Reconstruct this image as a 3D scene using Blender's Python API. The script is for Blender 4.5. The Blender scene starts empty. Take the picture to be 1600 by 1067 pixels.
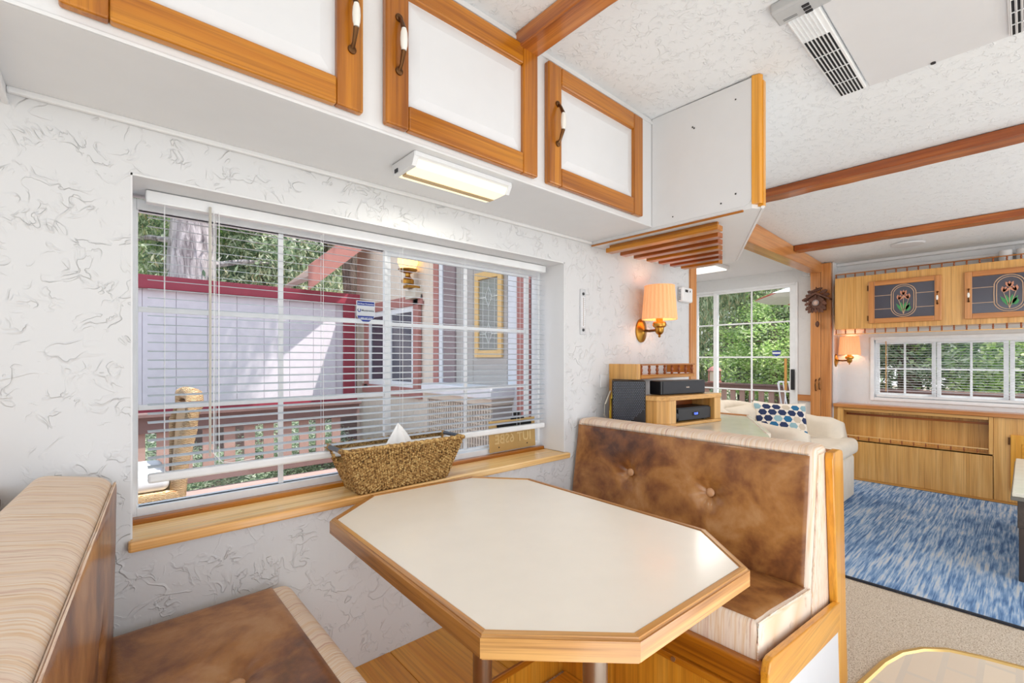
import bpy, bmesh, math, random
from mathutils import Vector, Matrix, noise
random.seed(7)
S = bpy.context.scene
COL = S.collection
PI = math.pi
# ------------------------------------------------------------------ camera
cd = bpy.data.cameras.new('camera'); cam = bpy.data.objects.new('camera', cd); COL.objects.link(cam)
cam.location = (0, 0, 1.22)
AZ = math.atan2(805, 715)
cam.rotation_euler = (PI/2, 0, AZ - PI/2)
cd.sensor_width = 36; cd.lens = 715/1600*36; cd.shift_y = 26.5/1600
cd.clip_start = 0.02; cd.clip_end = 200
S.camera = cam
# AZ is the angle from the window wall axis to the view axis
# ------------------------------------------------------------------ world, sun, lights
W = bpy.data.worlds.new('sky'); S.world = W; W.use_nodes = True
wn = W.node_tree; wn.nodes.clear()
wo = wn.nodes.new('ShaderNodeOutputWorld'); bg = wn.nodes.new('ShaderNodeBackground')
gr = wn.nodes.new('ShaderNodeTexGradient'); tc = wn.nodes.new('ShaderNodeTexCoord')
sx = wn.nodes.new('ShaderNodeSeparateXYZ'); cr = wn.nodes.new('ShaderNodeValToRGB')
wn.links.new(tc.outputs['Generated'], sx.inputs[0]); wn.links.new(sx.outputs['Z'], cr.inputs[0])
cr.color_ramp.elements[0].color = (0.94, 0.96, 1.0, 1); cr.color_ramp.elements[0].position = 0.0
cr.color_ramp.elements[1].color = (0.55, 0.75, 1.0, 1); cr.color_ramp.elements[1].position = 0.8
wn.nodes.remove(gr)
wn.links.new(cr.outputs[0], bg.inputs[0]); bg.inputs[1].default_value = 1.7
wn.links.new(bg.outputs[0], wo.inputs[0])
def light(kind, name, loc, energy, color=(1,1,1), size=1, size_y=None, target=None, rot=None):
    l = bpy.data.lights.new(name, kind); o = bpy.data.objects.new(name, l); COL.objects.link(o)
    o.location = loc; l.energy = energy; l.color = color
    if kind == 'AREA':
        l.shape = 'RECTANGLE'; l.size = size; l.size_y = size_y or size
    if kind == 'POINT': l.shadow_soft_size = size
    if kind == 'SUN': l.angle = math.radians(0.6)
    if target is not None:
        o.rotation_euler = (Vector(target) - Vector(loc)).to_track_quat('-Z', 'Y').to_euler()
    return o
light('SUN', 'sun', (5, -5, 15), 7.0, (1, .95, .87), target=(5-.33, -5+.33, 14))
light('AREA', 'room_fill', (-.9, -1.3, 1.7), 12, (.97, .985, 1), 1.8, 1.4, target=(1.6, .9, 1.2))  # added soft fill behind the camera, not a fixture of the room
light('AREA', 'living_fill', (3.9, -1.5, 1.5), 25, (.97, .985, 1), 2.2, 1.4, target=(4.2, 1.0, 1.3))  # added fill out of view for the living area, no fixture here
light('AREA', 'upward_fill', (.9, -.5, .35), 20, (.90, .96, 1), 1.6, 1.0, target=(1.0, .2, 2.4))  # added low lamp aimed up to brighten ceiling and cabinet undersides
S.view_settings.view_transform = 'Standard'; S.view_settings.look = 'None'
S.view_settings.gamma = 1; S.view_settings.use_curve_mapping = False
S.view_settings.exposure = -0.04

# ------------------------------------------------------------------ materials
def srgb(r, g, b):
    f = lambda c: (c/255/12.92 if c/255 <= .04045 else ((c/255+.055)/1.055)**2.4)
    return (f(r), f(g), f(b), 1)
class N:
    def __init__(s, name):
        s.m = bpy.data.materials.new(name); s.m.use_nodes = True; s.t = s.m.node_tree
        s.b = s.t.nodes['Principled BSDF']; s.out = s.t.nodes['Material Output']
    def n(s, ty, **k):
        x = s.t.nodes.new('ShaderNode'+ty)
        for a, v in k.items(): setattr(x, a, v)
        return x
    def l(s, a, b): s.t.links.new(a, b)
    def coord(s, scale, kind='Object', rnd=True, rot=(0,0,0)):
        c = s.n('TexCoord'); mp = s.n('Mapping'); mp.inputs['Scale'].default_value = scale; mp.inputs['Rotation'].default_value = rot
        s.l(c.outputs[kind], mp.inputs[0])
        if rnd:
            oi = s.n('ObjectInfo'); mu = s.n('Math', operation='MULTIPLY'); mu.inputs[1].default_value = 37.0
            s.l(oi.outputs['Random'], mu.inputs[0]); s.l(mu.outputs[0], mp.inputs['Location'])
        return mp.outputs[0]
    def noise(s, vec, scale, detail=3, dist=0, rough=.5):
        x = s.n('TexNoise'); x.inputs['Scale'].default_value = scale; x.inputs['Detail'].default_value = detail
        x.inputs['Distortion'].default_value = dist; x.inputs['Roughness'].default_value = rough
        if vec is not None: s.l(vec, x.inputs['Vector'])
        return x.outputs[0]
    def ramp(s, fac, stops):
        r = s.n('ValToRGB'); e = r.color_ramp.elements
        while len(e) < len(stops): e.new(.5)
        for i, (p, c) in enumerate(stops): e[i].position = p; e[i].color = c if len(c) == 4 else (*c, 1)
        s.l(fac, r.inputs[0]); return r.outputs[0]
    def bump(s, h, dist=.002, strength=1.0):
        b = s.n('Bump'); b.inputs['Distance'].default_value = dist; b.inputs['Strength'].default_value = strength
        s.l(h, b.inputs['Height']); s.l(b.outputs[0], s.b.inputs['Normal'])
    def set(s, base=None, rough=None, metal=None, spec=None, coat=None, trans=None):
        if base is not None:
            if hasattr(base, 'is_linked'): s.l(base, s.b.inputs['Base Color'])
            else: s.b.inputs['Base Color'].default_value = base
        if rough is not None: s.b.inputs['Roughness'].default_value = rough
        if metal is not None: s.b.inputs['Metallic'].default_value = metal
        if spec is not None: s.b.inputs['Specular IOR Level'].default_value = spec
        if coat is not None: s.b.inputs['Coat Weight'].default_value = coat; s.b.inputs['Coat Roughness'].default_value = .12
        return s
def plain(name, c, rough=.5, metal=0, spec=.5, coat=0, var=.04):
    m = N(name); c = srgb(*c)
    nz = m.noise(m.coord((1,1,1)), 14, 3)
    d = tuple(x*(1-var) for x in c[:3]); e = tuple(min(1, x*(1+var)) for x in c[:3])
    m.set(m.ramp(nz, [(.3, d), (.7, e)]), rough, metal, spec, coat); return m.m
def plaster(name, c, scale=7.0, dist=.006, amt=1.0):
    m = N(name); v = m.coord((1,1,1), rnd=False)
    def ridge(sc, dd, wd, seedoff):
        mp = m.n('Mapping'); mp.inputs['Location'].default_value = (seedoff, seedoff*1.7, seedoff*.3); m.l(v, mp.inputs[0])
        nz = m.noise(mp.outputs[0], sc, 2.5, dd)
        r = m.ramp(nz, [(.5-wd*1.5, (0,0,0)), (.5, (1,1,1)), (.5+wd*.5, (.1,.1,.1)), (.66, (0,0,0))])
        mk = m.noise(mp.outputs[0], sc*.9, 1, 0)
        k = m.ramp(mk, [(.48, (0,0,0)), (.62, (1,1,1))])
        mu = m.n('Math', operation='MULTIPLY'); m.l(r, mu.inputs[0]); m.l(k, mu.inputs[1]); return mu.outputs[0]
    a = ridge(scale, .7, .03, 0); b = ridge(scale*2.1, .9, .04, 5.3)
    ad = m.n('Math', operation='ADD'); m.l(a, ad.inputs[0]); m.l(b, ad.inputs[1])
    lo = m.noise(v, 16, 3); ml = m.n('Math', operation='MULTIPLY_ADD'); ml.inputs[1].default_value = .5
    m.l(lo, ml.inputs[0]); m.l(ad.outputs[0], ml.inputs[2])
    m.set(srgb(*c), .75, spec=.25); m.bump(ml.outputs[0], dist, amt); return m.m
def wood(name, lo, mid, hi, axis='X', rough=.32, coat=.35, ring=1.0, fine=1.0, dark=(.62,.55,.48)):
    m = N(name); k = .8; a = {'X': (k, 16, 16), 'Y': (16, k, 16), 'Z': (16, 16, k)}[axis]
    a = tuple(q*ring for q in a)
    v = m.coord(a)
    n1 = m.noise(v, 1.0, 4, .7, .55)
    a2 = tuple(q*(6 if q > 2*ring else 2)*fine for q in a)
    v2 = m.coord(a2); n2 = m.noise(v2, 1.0, 3, .1, .7)
    c1 = m.ramp(n1, [(.28, srgb(*lo)), (.5, srgb(*mid)), (.72, srgb(*hi))])
    c2 = m.ramp(n2, [(.3, dark), (.55, (1,1,1))])
    mx = m.n('MixRGB', blend_type='MULTIPLY'); mx.inputs[0].default_value = .75
    m.l(c1, mx.inputs[1]); m.l(c2, mx.inputs[2])
    m.set(mx.outputs[0], rough, coat=coat); m.bump(n2, .0006, .5); return m.m
def woods(name, *a, **k): return {ax: wood(name+'_'+ax.lower(), *a, axis=ax, **k) for ax in 'XYZ'}
PINE = woods('honey_pine', (142,78,10), (184,112,20), (206,138,36), dark=(.46,.34,.24))
OAKL = woods('pale_ash_veneer', (202,146,74), (222,168,94), (234,186,116))
OAKT = woods('oak_table_edge', (140,86,36), (196,136,66), (228,178,110), fine=1.2, dark=(.38,.27,.20))
SILLW = woods('sill_wood', (226,162,86), (244,198,128), (250,218,164))
AMB = woods('amber_pine', (206,132,34), (226,156,46), (238,176,70))
RED = woods('red_stained_beam', (120,54,14), (158,80,26), (190,112,46), rough=.28)
FRAMEW = woods('door_frame_wood', (184,116,58), (206,138,76), (220,158,98))
DKW = woods('dark_walnut', (48,38,32), (66,54,46), (84,70,60))
BEAM = woods('knotty_beam_wood', (140,66,16), (192,116,46), (214,146,74), dark=(.4,.26,.18))
M = {}
M['wall'] = plaster('skip_trowel_plaster', (216,217,219), 9.5, .0024)
M['wallf'] = plaster('fine_plaster', (226,227,228), 12, .0012)
M['ceil'] = plaster('ceiling_plaster', (234,237,240), 17, .0015)
M['white'] = plain('white_paint', (224,225,227), .45, var=.01)
M['panel'] = plain('satin_white_panel', (222,223,226), .4, var=.01)
M['vinyl'] = plain('white_vinyl', (238,240,242), .3)
M['slat'] = plain('blind_aluminium', (188,194,201), .35)
M['slatw'] = plain('far_blind', (232,234,236), .35)
M['black'] = plain('black_plastic', (26,27,31), .4)
M['blackg'] = plain('dark_grey_metal', (38,39,43), .5)
M['slot'] = plain('slot_black', (22,22,24), .8)
M['brass'] = plain('antique_brass', (186,138,62), .28, 1.0)
M['bronze'] = plain('dark_bronze', (104,72,44), .35, .9)
M['steel'] = plain('brushed_pole', (176,160,146), .3, .9)
M['ceramic'] = plain('ceramic', (240,238,232), .2, coat=.5)
M['cream'] = plain('cream_laminate', (242,233,220), .3, coat=.3, var=.015)
M['creamdesk'] = plain('pale_desk_laminate', (232,230,214), .25, coat=.3)
M['sofa'] = plain('cream_upholstery', (226,214,196), .85)
M['tissue'] = plain('white_tissue', (240,240,240), .8)
M['redtrim'] = plain('red_trim_paint', (176,118,110), .6)
M['darkred'] = plain('dark_red_fascia', (160,56,74), .6)
M['shed'] = plain('pale_lilac_siding', (232,224,232), .7)
M['siding'] = plain('cream_siding', (226,212,196), .7)
M['greige'] = plain('grey_panel_wall', (176,170,164), .6)
M['deckw'] = plain('mauve_deck_boards', (176,150,144), .7)
M['railw'] = plain('brown_rail_boards', (122,98,94), .7)
M['railp'] = plain('weathered_pink_boards', (166,138,128), .7)
M['ground'] = plain('forest_ground', (150,138,118), .9)
M['lattice'] = plain('beige_lattice', (206,196,180), .7)
M['yellow'] = plain('yellow_cable', (232,196,60), .5)
M['navy'] = plain('navy_patch', (34,48,86), .85)
M['teal'] = plain('teal_patch', (36,104,146), .85)
M['pblue'] = plain('pale_blue_patch', (146,178,186), .85)
M['taupe'] = plain('taupe_patch', (206,190,170), .85)
M['pilbg'] = plain('pillow_ground', (236,226,212), .85)
M['sticker'] = plain('sticker_blue', (24,52,150), .4)
M['stickw'] = plain('sticker_white', (226,228,232), .4)
M['ink'] = plain('ink_dark', (50,56,66), .5)
M['came'] = plain('lead_came', (206,170,140), .5)
M['petal'] = plain('tulip_petal', (206,140,112), .5)
M['leafg'] = plain('tulip_leaf', (70,150,90), .5)
M['gold'] = plain('gold_plate', (206,172,112), .35, .5)
M['carve'] = plain('carved_walnut', (96,58,40), .6, var=.3)
M['gravel'] = plain('baluster_wood', (150,80,36), .4)
M['led'] = N('display_led').set(srgb(60,90,220), .4).m
def emit(name, c, s, rough=.5):
    m = N(name).set(srgb(*c), rough); m.b.inputs['Emission Color'].default_value = srgb(*c); m.b.inputs['Emission Strength'].default_value = s; return m.m
M['tube'] = emit('lit_diffuser', (255,248,214), .62)
M['tubeb'] = emit('diffuser_strip', (205,178,130), .25)
M['dome'] = emit('alcove_diffuser', (255,253,246), 1.1)
M['led'] = emit('clock_digits', (90,120,255), 2.5)
def shade_mat():
    m = N('pleated_shade').set(srgb(244,190,142), .8)
    m.b.inputs['Emission Color'].default_value = srgb(255,160,92); m.b.inputs['Emission Strength'].default_value = .34
    return m.m
M['shade'] = shade_mat()
M['porch'] = emit('porch_glass', (255,214,140), 1.6)
def glass_mat(name, tint=(1,1,1,1), refl=.06, rough=.02):
    m = N(name); t = m.n('BsdfTransparent'); t.inputs[0].default_value = tint
    g = m.n('BsdfGlossy'); g.inputs['Roughness'].default_value = rough
    mx = m.n('MixShader'); fr = m.n('LayerWeight'); fr.inputs[0].default_value = .25
    mu = m.n('Math', operation='MULTIPLY'); mu.inputs[1].default_value = refl*4; m.l(fr.outputs['Fresnel'], mu.inputs[0])
    m.l(mu.outputs[0], mx.inputs[0]); m.l(t.outputs[0], mx.inputs[1]); m.l(g.outputs[0], mx.inputs[2]); m.l(mx.outputs[0], m.out.inputs[0]); return m.m
M['glass'] = glass_mat('window_glass')
M['smoke'] = plain('smoky_cabinet_glass', (74,74,86), .12, spec=.8)
def leather():
    m = N('mottled_brown_vinyl'); v = m.coord((1,1,1))
    a = m.noise(v, 5.5, 4, .4, .6); b = m.noise(v, 17, 5, .2, .6)
    ad = m.n('Math', operation='MULTIPLY_ADD'); ad.inputs[1].default_value = .35; m.l(b, ad.inputs[0]); m.l(a, ad.inputs[2])
    c = m.ramp(ad.outputs[0], [(.45, srgb(78,42,24)), (.6, srgb(126,76,38)), (.76, srgb(166,112,58)), (.9, srgb(182,134,86))])
    m.set(c, .38, coat=.25, spec=.5); m.bump(m.noise(v, 260, 2), .0006, .5); return m.m
M['leather'] = leather()
def stripe(name, sc):
    m = N(name); v = m.coord(sc)
    a = m.noise(v, 1.0, 2.5, .1, .6); v2 = m.coord(tuple(q*(3.1 if q > 30 else 4.5) for q in sc)); b = m.noise(v2, 1.0, 3, .1, .7)
    c = m.ramp(a, [(.3, srgb(208,170,150)), (.4, srgb(228,204,184)), (.5, srgb(234,216,198)), (.58, srgb(224,192,158)), (.66, srgb(236,222,208)), (.8, srgb(214,178,160))])
    d = m.ramp(b, [(.34, (.58,.46,.40)), (.42, (1,1,1))])
    mx = m.n('MixRGB', blend_type='MULTIPLY'); mx.inputs[0].default_value = .55; m.l(c, mx.inputs[1]); m.l(d, mx.inputs[2])
    m.set(mx.outputs[0], .8, spec=.3); m.bump(b, .001, .6); return m.m
M['stripeY'] = stripe('striped_fabric', (2.2, 75, 2.2))
M['stripeX'] = stripe('striped_fabric_end', (75, 2.2, 5))
M['stripeE'] = stripe('striped_fabric_side', (5, 5, 70))
def carpet():
    m = N('beige_carpet'); v = m.coord((1,1,1), rnd=False)
    a = m.noise(v, 190, 3, 0, .7); c = m.ramp(a, [(.34, srgb(166,144,120)), (.47, srgb(218,202,180)), (.6, srgb(238,226,210))])
    m.set(c, .95, spec=.1); m.bump(a, .006, 1); return m.m
M['carpet'] = carpet()
def rug():
    m = N('blue_streaked_rug'); v = m.coord((3, 52, 1), rnd=False)
    a = m.noise(v, 1.0, 3, .15, .6); v2 = m.coord((6, 110, 1), rnd=False); b = m.noise(v2, 1.0, 3, .1, .6)
    v3 = m.coord((1.6, 1.6, 1), rnd=False); c3 = m.noise(v3, 1.0, 1, 0)
    ad = m.n('Math', operation='MULTIPLY_ADD'); ad.inputs[1].default_value = .8; m.l(b, ad.inputs[0]); m.l(a, ad.inputs[2])
    ad2 = m.n('Math', operation='MULTIPLY_ADD'); ad2.inputs[1].default_value = .3; m.l(c3, ad2.inputs[0]); m.l(ad.outputs[0], ad2.inputs[2])
    c = m.ramp(ad2.outputs[0], [(.93, srgb(52,86,134)), (1.0, srgb(92,132,178))])
    r = m.t.nodes[-1]
    mr = m.n('MapRange'); mr.inputs['From Min'].default_value = .78; mr.inputs['From Max'].default_value = 1.34; m.l(ad2.outputs[0], mr.inputs[0])
    c = m.ramp(mr.outputs[0], [(.12, srgb(82,112,156)), (.32, srgb(110,144,186)), (.5, srgb(142,170,204)), (.66, srgb(178,196,216)), (.85, srgb(204,208,212))])
    m.set(c, .95, spec=.1); m.bump(b, .003, .8); return m.m
M['rug'] = rug()
def vinylfloor():
    m = N('herringbone_vinyl'); v = m.coord((1,1,1), rnd=False)
    w = m.n('TexBrick'); w.inputs['Scale'].default_value = 3.0; m.l(v, w.inputs[0])
    w.inputs['Color1'].default_value = srgb(238,222,200); w.inputs['Color2'].default_value = srgb(230,214,194); w.inputs['Mortar'].default_value = srgb(224,212,196)
    w.inputs['Mortar Size'].default_value = .03; w.inputs['Row Height'].default_value = .3; w.inputs['Brick Width'].default_value = .9
    m.set(w.outputs[0], .3, coat=.3); return m.m
M['vfloor'] = vinylfloor()
def seagrass():
    m = N('woven_seagrass'); v = m.coord((1,1,1)); a = m.noise(v, 110, 3, .3, .7)
    c = m.ramp(a, [(.34, srgb(74,48,22)), (.46, srgb(158,116,60)), (.6, srgb(206,170,108)), (.75, srgb(230,206,150))])
    m.set(c, .8); m.bump(a, .002, 1); return m.m
M['grass'] = seagrass()
def wickerm():
    m = N('rattan_weave'); v = m.coord((1,1,1)); w = m.n('TexWave'); w.bands_direction = 'Z'; w.inputs['Scale'].default_value = 60; w.inputs['Distortion'].default_value = 5; m.l(v, w.inputs[0])
    m.set(m.ramp(w.outputs[1], [(.1, srgb(150,100,60)), (.5, srgb(214,166,108)), (.9, srgb(240,214,170))]), .7); m.bump(w.outputs[1], .006, 1); return m.m
M['rattan'] = wickerm()
def bark(name, c1, c2):
    m = N(name); v = m.coord((6, 6, .9)); a = m.noise(v, 2.2, 5, .8, .65)
    m.set(m.ramp(a, [(.35, srgb(*c1)), (.6, srgb(*c2))]), .95, spec=.1); m.bump(a, .05, 1); return m.m
M['bark'] = bark('grey_bark', (122,114,118), (210,202,206))
M['bark2'] = bark('brown_bark', (90,78,70), (150,134,122))
def leafm(name, cols):
    m = N(name); g = m.n('NewGeometry'); c = m.ramp(g.outputs['Random Per Island'], [(i/(len(cols)-1), srgb(*q)) for i, q in enumerate(cols)])
    d = m.n('BsdfDiffuse'); t = m.n('BsdfTranslucent'); mx = m.n('MixShader'); mx.inputs[0].default_value = .58
    m.l(c, d.inputs[0]); m.l(c, t.inputs[0]); m.l(d.outputs[0], mx.inputs[1]); m.l(t.outputs[0], mx.inputs[2]); m.l(mx.outputs[0], m.out.inputs[0]); return m.m
M['leafc'] = leafm('cedar_foliage', [(122,142,118), (166,184,152), (204,216,186), (230,232,206), (226,204,168)])
M['leafb'] = leafm('maple_foliage', [(140,176,106), (178,210,128), (212,234,160), (238,248,206), (154,188,124)])
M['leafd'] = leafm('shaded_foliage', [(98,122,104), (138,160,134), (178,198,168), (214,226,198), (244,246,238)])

# ------------------------------------------------------------------ geometry helpers
def nb(): return bmesh.new()
def box(bm, x0, x1, y0, y1, z0, z1, bev=0, seg=2, mat=None):
    r = bmesh.ops.create_cube(bm, size=1)
    vs = r['verts']
    for v in vs:
        v.co = Vector((x0+(v.co.x+.5)*(x1-x0), y0+(v.co.y+.5)*(y1-y0), z0+(v.co.z+.5)*(z1-z0)))
    if bev:
        es = list({e for v in vs for e in v.link_edges})
        r2 = bmesh.ops.bevel(bm, geom=es, offset=bev, segments=seg, affect='EDGES', profile=.5)
        vs = list({v for f in r2['faces'] for v in f.verts})
    if mat is not None:
        for v in set(vs): v.co = mat @ v.co
    return vs
def prism(bm, pts, h0, h1, axis='Z', bev=0, seg=2):
    """polygon pts (a,b) extruded on axis from h0 to h1"""
    def P(a, b, h): return {'Z': (a, b, h), 'Y': (a, h, b), 'X': (h, a, b)}[axis]
    lo = [bm.verts.new(P(a, b, h0)) for a, b in pts]; hi = [bm.verts.new(P(a, b, h1)) for a, b in pts]
    fs = [bm.faces.new(lo[::-1]), bm.faces.new(hi)]
    n = len(pts)
    for i in range(n): fs.append(bm.faces.new((lo[i], lo[(i+1) % n], hi[(i+1) % n], hi[i])))
    bmesh.ops.recalc_face_normals(bm, faces=fs)
    if bev:
        es = list({e for f in fs for e in f.edges})
        bmesh.ops.bevel(bm, geom=es, offset=bev, segments=seg, affect='EDGES', profile=.5)
def hexa(bm, c):
    """8 corners: 4 bottom ring, 4 top ring"""
    v = [bm.verts.new(p) for p in c]
    fs = [bm.faces.new([v[i] for i in q]) for q in ((3,2,1,0), (4,5,6,7), (0,1,5,4), (1,2,6,5), (2,3,7,6), (3,0,4,7))]
    bmesh.ops.recalc_face_normals(bm, faces=fs); return v, fs
def tube(bm, pts, r, n=8, closed=False, caps=True):
    pts = [Vector(p) for p in pts]; m = len(pts); rings = []
    rr = r if isinstance(r, (list, tuple)) else [r]*m
    up = Vector((0, 0, 1))
    for i, p in enumerate(pts):
        a = pts[i-1] if (i or closed) else p; b = pts[(i+1) % m] if (i < m-1 or closed) else p
        d = (b-a).normalized(); q = up if abs(d.z) < .95 else Vector((1, 0, 0))
        s = d.cross(q).normalized(); t = s.cross(d)
        rings.append([bm.verts.new(p+(s*math.cos(2*PI*k/n)+t*math.sin(2*PI*k/n))*rr[i]) for k in range(n)])
    for i in range(m if closed else m-1):
        A, B = rings[i], rings[(i+1) % m]
        for k in range(n): bm.faces.new((A[k], A[(k+1) % n], B[(k+1) % n], B[k]))
    if caps and not closed:
        bm.faces.new(rings[0][::-1]); bm.faces.new(rings[-1])
def lathe(bm, prof, c=(0,0,0), n=16, axis='Z'):
    c = Vector(c); rings = []
    for r, h in prof:
        ring = []
        for k in range(n):
            a = 2*PI*k/n; u, v = r*math.cos(a), r*math.sin(a)
            ring.append(bm.verts.new(c+Vector({'Z': (u, v, h), 'Y': (u, h, v), 'X': (h, u, v)}[axis])))
        rings.append(ring)
    fs = []
    for A, B in zip(rings, rings[1:]):
        for k in range(n): fs.append(bm.faces.new((A[k], A[(k+1) % n], B[(k+1) % n], B[k])))
    fs.append(bm.faces.new(rings[0][::-1])); fs.append(bm.faces.new(rings[-1]))
    bmesh.ops.recalc_face_normals(bm, faces=fs)
def grid(bm, fn, nu, nv, back=None):
    g = [[bm.verts.new(fn(i/nu, j/nv)) for j in range(nv+1)] for i in range(nu+1)]
    for i in range(nu):
        for j in range(nv): bm.faces.new((g[i][j], g[i+1][j], g[i+1][j+1], g[i][j+1]))
    return g
ROOT = {}
def ob(name, bm, mat, parent=None, smooth=None, label=None, cat=None, group=None, kind=None, origin=None):
    me = bpy.data.meshes.new(name)
    if parent is not None: org = ROOT[parent.name]
    elif origin is not None: org = Vector(origin)
    else:
        xs = [v.co for v in bm.verts]
        org = Vector(((min(v.x for v in xs)+max(v.x for v in xs))/2, (min(v.y for v in xs)+max(v.y for v in xs))/2, min(v.z for v in xs)))
    for v in bm.verts: v.co -= org
    bm.to_mesh(me); bm.free()
    o = bpy.data.objects.new(name, me); COL.objects.link(o)
    for m in (mat if isinstance(mat, (list, tuple)) else [mat]): me.materials.append(m)
    ROOT[o.name] = org
    if parent is not None: o.parent = parent
    else: o.location = org
    if smooth:
        me.polygons.foreach_set('use_smooth', [True]*len(me.polygons))
        if smooth != 'full':
            try: me.set_sharp_from_angle(angle=math.radians(38))
            except Exception: pass
    return tagp(o, label, cat, group, kind)
def tagp(o, label=None, cat=None, group=None, kind=None):
    if label: o['label'] = label
    if cat: o['category'] = cat
    if group: o['group'] = group
    if kind: o['kind'] = kind
    return o
def thing(name, label, cat, loc, group=None, kind=None):
    o = bpy.data.objects.new(name, None); COL.objects.link(o); o.location = loc; o.empty_display_size = .1
    ROOT[o.name] = Vector(loc); return tagp(o, label, cat, group, kind)
def rep(o, parent, off):
    """a copy of part o (mesh shared) shifted by off inside its parent"""
    c = o.copy(); COL.objects.link(c); c.parent = parent; c.location = Vector(o.location)+Vector(off); ROOT[c.name] = ROOT[o.name]+Vector(off); return c
def copy_tree(root, loc=None, **k):
    r = root.copy(); COL.objects.link(r)
    if loc is not None: r.location = loc
    ROOT[r.name] = Vector(r.location)
    for key, v in k.items(): r[key] = v
    for ch in [c for c in root.children]:
        c = ch.copy(); COL.objects.link(c); c.parent = r
        for g in [q for q in ch.children]:
            d = g.copy(); COL.objects.link(d); d.parent = c
    return r
def B(name, dims, mat, parent=None, bev=.002, **k):
    bm = nb(); box(bm, *dims, bev=bev); return ob(name, bm, mat, parent, **k)
def text_mesh(name, s, size, mat, parent, matrix, depth=.0004, bold=False):
    cu = bpy.data.curves.new(name, 'FONT'); cu.body = s; cu.size = size; cu.align_x = 'CENTER'; cu.align_y = 'CENTER'; cu.extrude = depth; cu.resolution_u = 2
    if bold: cu.offset = size*.02
    t = bpy.data.objects.new(name, cu); COL.objects.link(t)
    dg = bpy.context.evaluated_depsgraph_get(); me = bpy.data.meshes.new_from_object(t.evaluated_get(dg))
    bpy.data.objects.remove(t)
    bm = nb(); bm.from_mesh(me); bm.transform(matrix); bpy.data.meshes.remove(me)
    return ob(name, bm, mat, parent)
def facing(origin, right, up):
    r = Vector(right).normalized(); u = Vector(up).normalized(); n = r.cross(u)
    return Matrix.Translation(Vector(origin)) @ Matrix((r, u, n)).transposed().to_4x4()

def ceilz(x): return 2.36 if x < 2.2 else 2.36-.0406*(x-2.2)
# ------------------------------------------------------------------ setting
WY = 1.56
# floors
B('floor', (-2.4, 6.0, -2.3, 1.56, -.08, 0), M['carpet'], kind='structure', bev=0)
B('floor', (3.0, 6.0, 1.56, 3.1, -.08, 0), M['carpet'], kind='structure', bev=0)
bm = nb()
arc = [(-2.3, .44), (1.9, .44), (2.12, .41), (2.32, .38), (2.45, .345), (2.55, .29), (2.62, .22), (2.66, .12), (2.69, 0), (2.74, -.4), (2.74, -2.2), (-2.3, -2.2)]
prism(bm, arc, .0, .006)
vf = ob('floor', bm, M['vfloor'], kind='structure')
bm = nb(); tube(bm, [(x, y, .008) for x, y in arc[1:11]], .013, 6)
for v in bm.verts: v.co.z = max(0.002, .006+(v.co.z-.008)*.6)
ob('trim_1', bm, plain('gold_transition', (226,190,120), .3, .6), kind='structure', smooth=True)
# raised wooden step beside the window wall
st = thing('platform', 'low honey wood plank platform along the window wall under the table', 'platform', (.9, 1.38, 0))
for i in range(9):
    x0 = -.55+i*.2665; B('plank', (x0+.0012, x0+.2653, 1.2, WY, .122, .14), AMB['Y'], st, bev=.0015)
    B('front_board', (x0+.0012, x0+.2653, 1.205, 1.218, .0, .12), AMB['Z'], st, bev=.001)
for i in range(7): B('well_board', (-.5+i*.262, -.24+i*.262, .455, 1.186, .001, .012), AMB['Y'], st, bev=.001)
B('nosing', (-.55, 1.84, 1.188, 1.199, .118, .143), PINE['X'], st, bev=.003)
# window wall with its deep opening
ox0, ox1, oz0, oz1 = .049, 1.745, .735, 1.708
bm = nb()
box(bm, -2.4, ox0, WY, 1.80, -.05, 2.4); box(bm, ox1, 3.1, WY, 1.80, -.05, 2.4)
box(bm, ox0, ox1, WY, 1.80, -.05, oz0-.02); box(bm, ox0, ox1, WY, 1.80, oz1, 2.4)
ob('wall_left', bm, M['wall'], kind='structure')
# alcove beyond the opening
bm = nb(); box(bm, 3.0, 3.1, 1.8, 3.2, -.05, 2.4); box(bm, 3.0, 5.9, 3.1, 3.2, -.05, 2.4)
ob('wall_alcove', bm, M['wallf'], kind='structure')
# far wall (X = 5.8): window opening Y -.75..1.03, z .82..1.41 ; slider opening at 5.75 Y 1.73..2.9
bm = nb()
box(bm, 5.8, 5.92, 1.03, 1.345, -.05, 2.3); box(bm, 5.8, 5.92, -2.3, -.75, -.05, 2.3)
box(bm, 5.8, 5.92, -.75, 1.03, -.05, .82); box(bm, 5.8, 5.92, -.75, 1.03, 1.415, 2.3)
box(bm, 5.65, 5.92, 1.335, 1.345, -.05, 2.3)
ob('wall_back', bm, M['wallf'], kind='structure')
bm = nb()
box(bm, 5.75, 5.92, 1.345, 1.69, -.05, 2.4); box(bm, 5.75, 5.92, 1.69, 3.1, 2.07, 2.4); box(bm, 5.75, 5.92, 2.93, 3.1, -.05, 2.07)
ob('wall_back', bm, M['wallf'], kind='structure')
# ceiling : level, then gently falling away to the far wall
bm = nb(); pts = [(-2.4, 2.36), (2.2, 2.36), (5.9, ceilz(5.9)), (5.9, ceilz(5.9)+.08), (2.2, 2.44), (-2.4, 2.44)]
prism(bm, pts, -2.3, 1.58, 'Y')
ob('ceiling', bm, M['ceil'], kind='structure')
B('ceiling', (3.0, 5.9, 1.56, 3.2, 2.21, 2.29), M['white'], kind='structure', bev=0)
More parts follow.
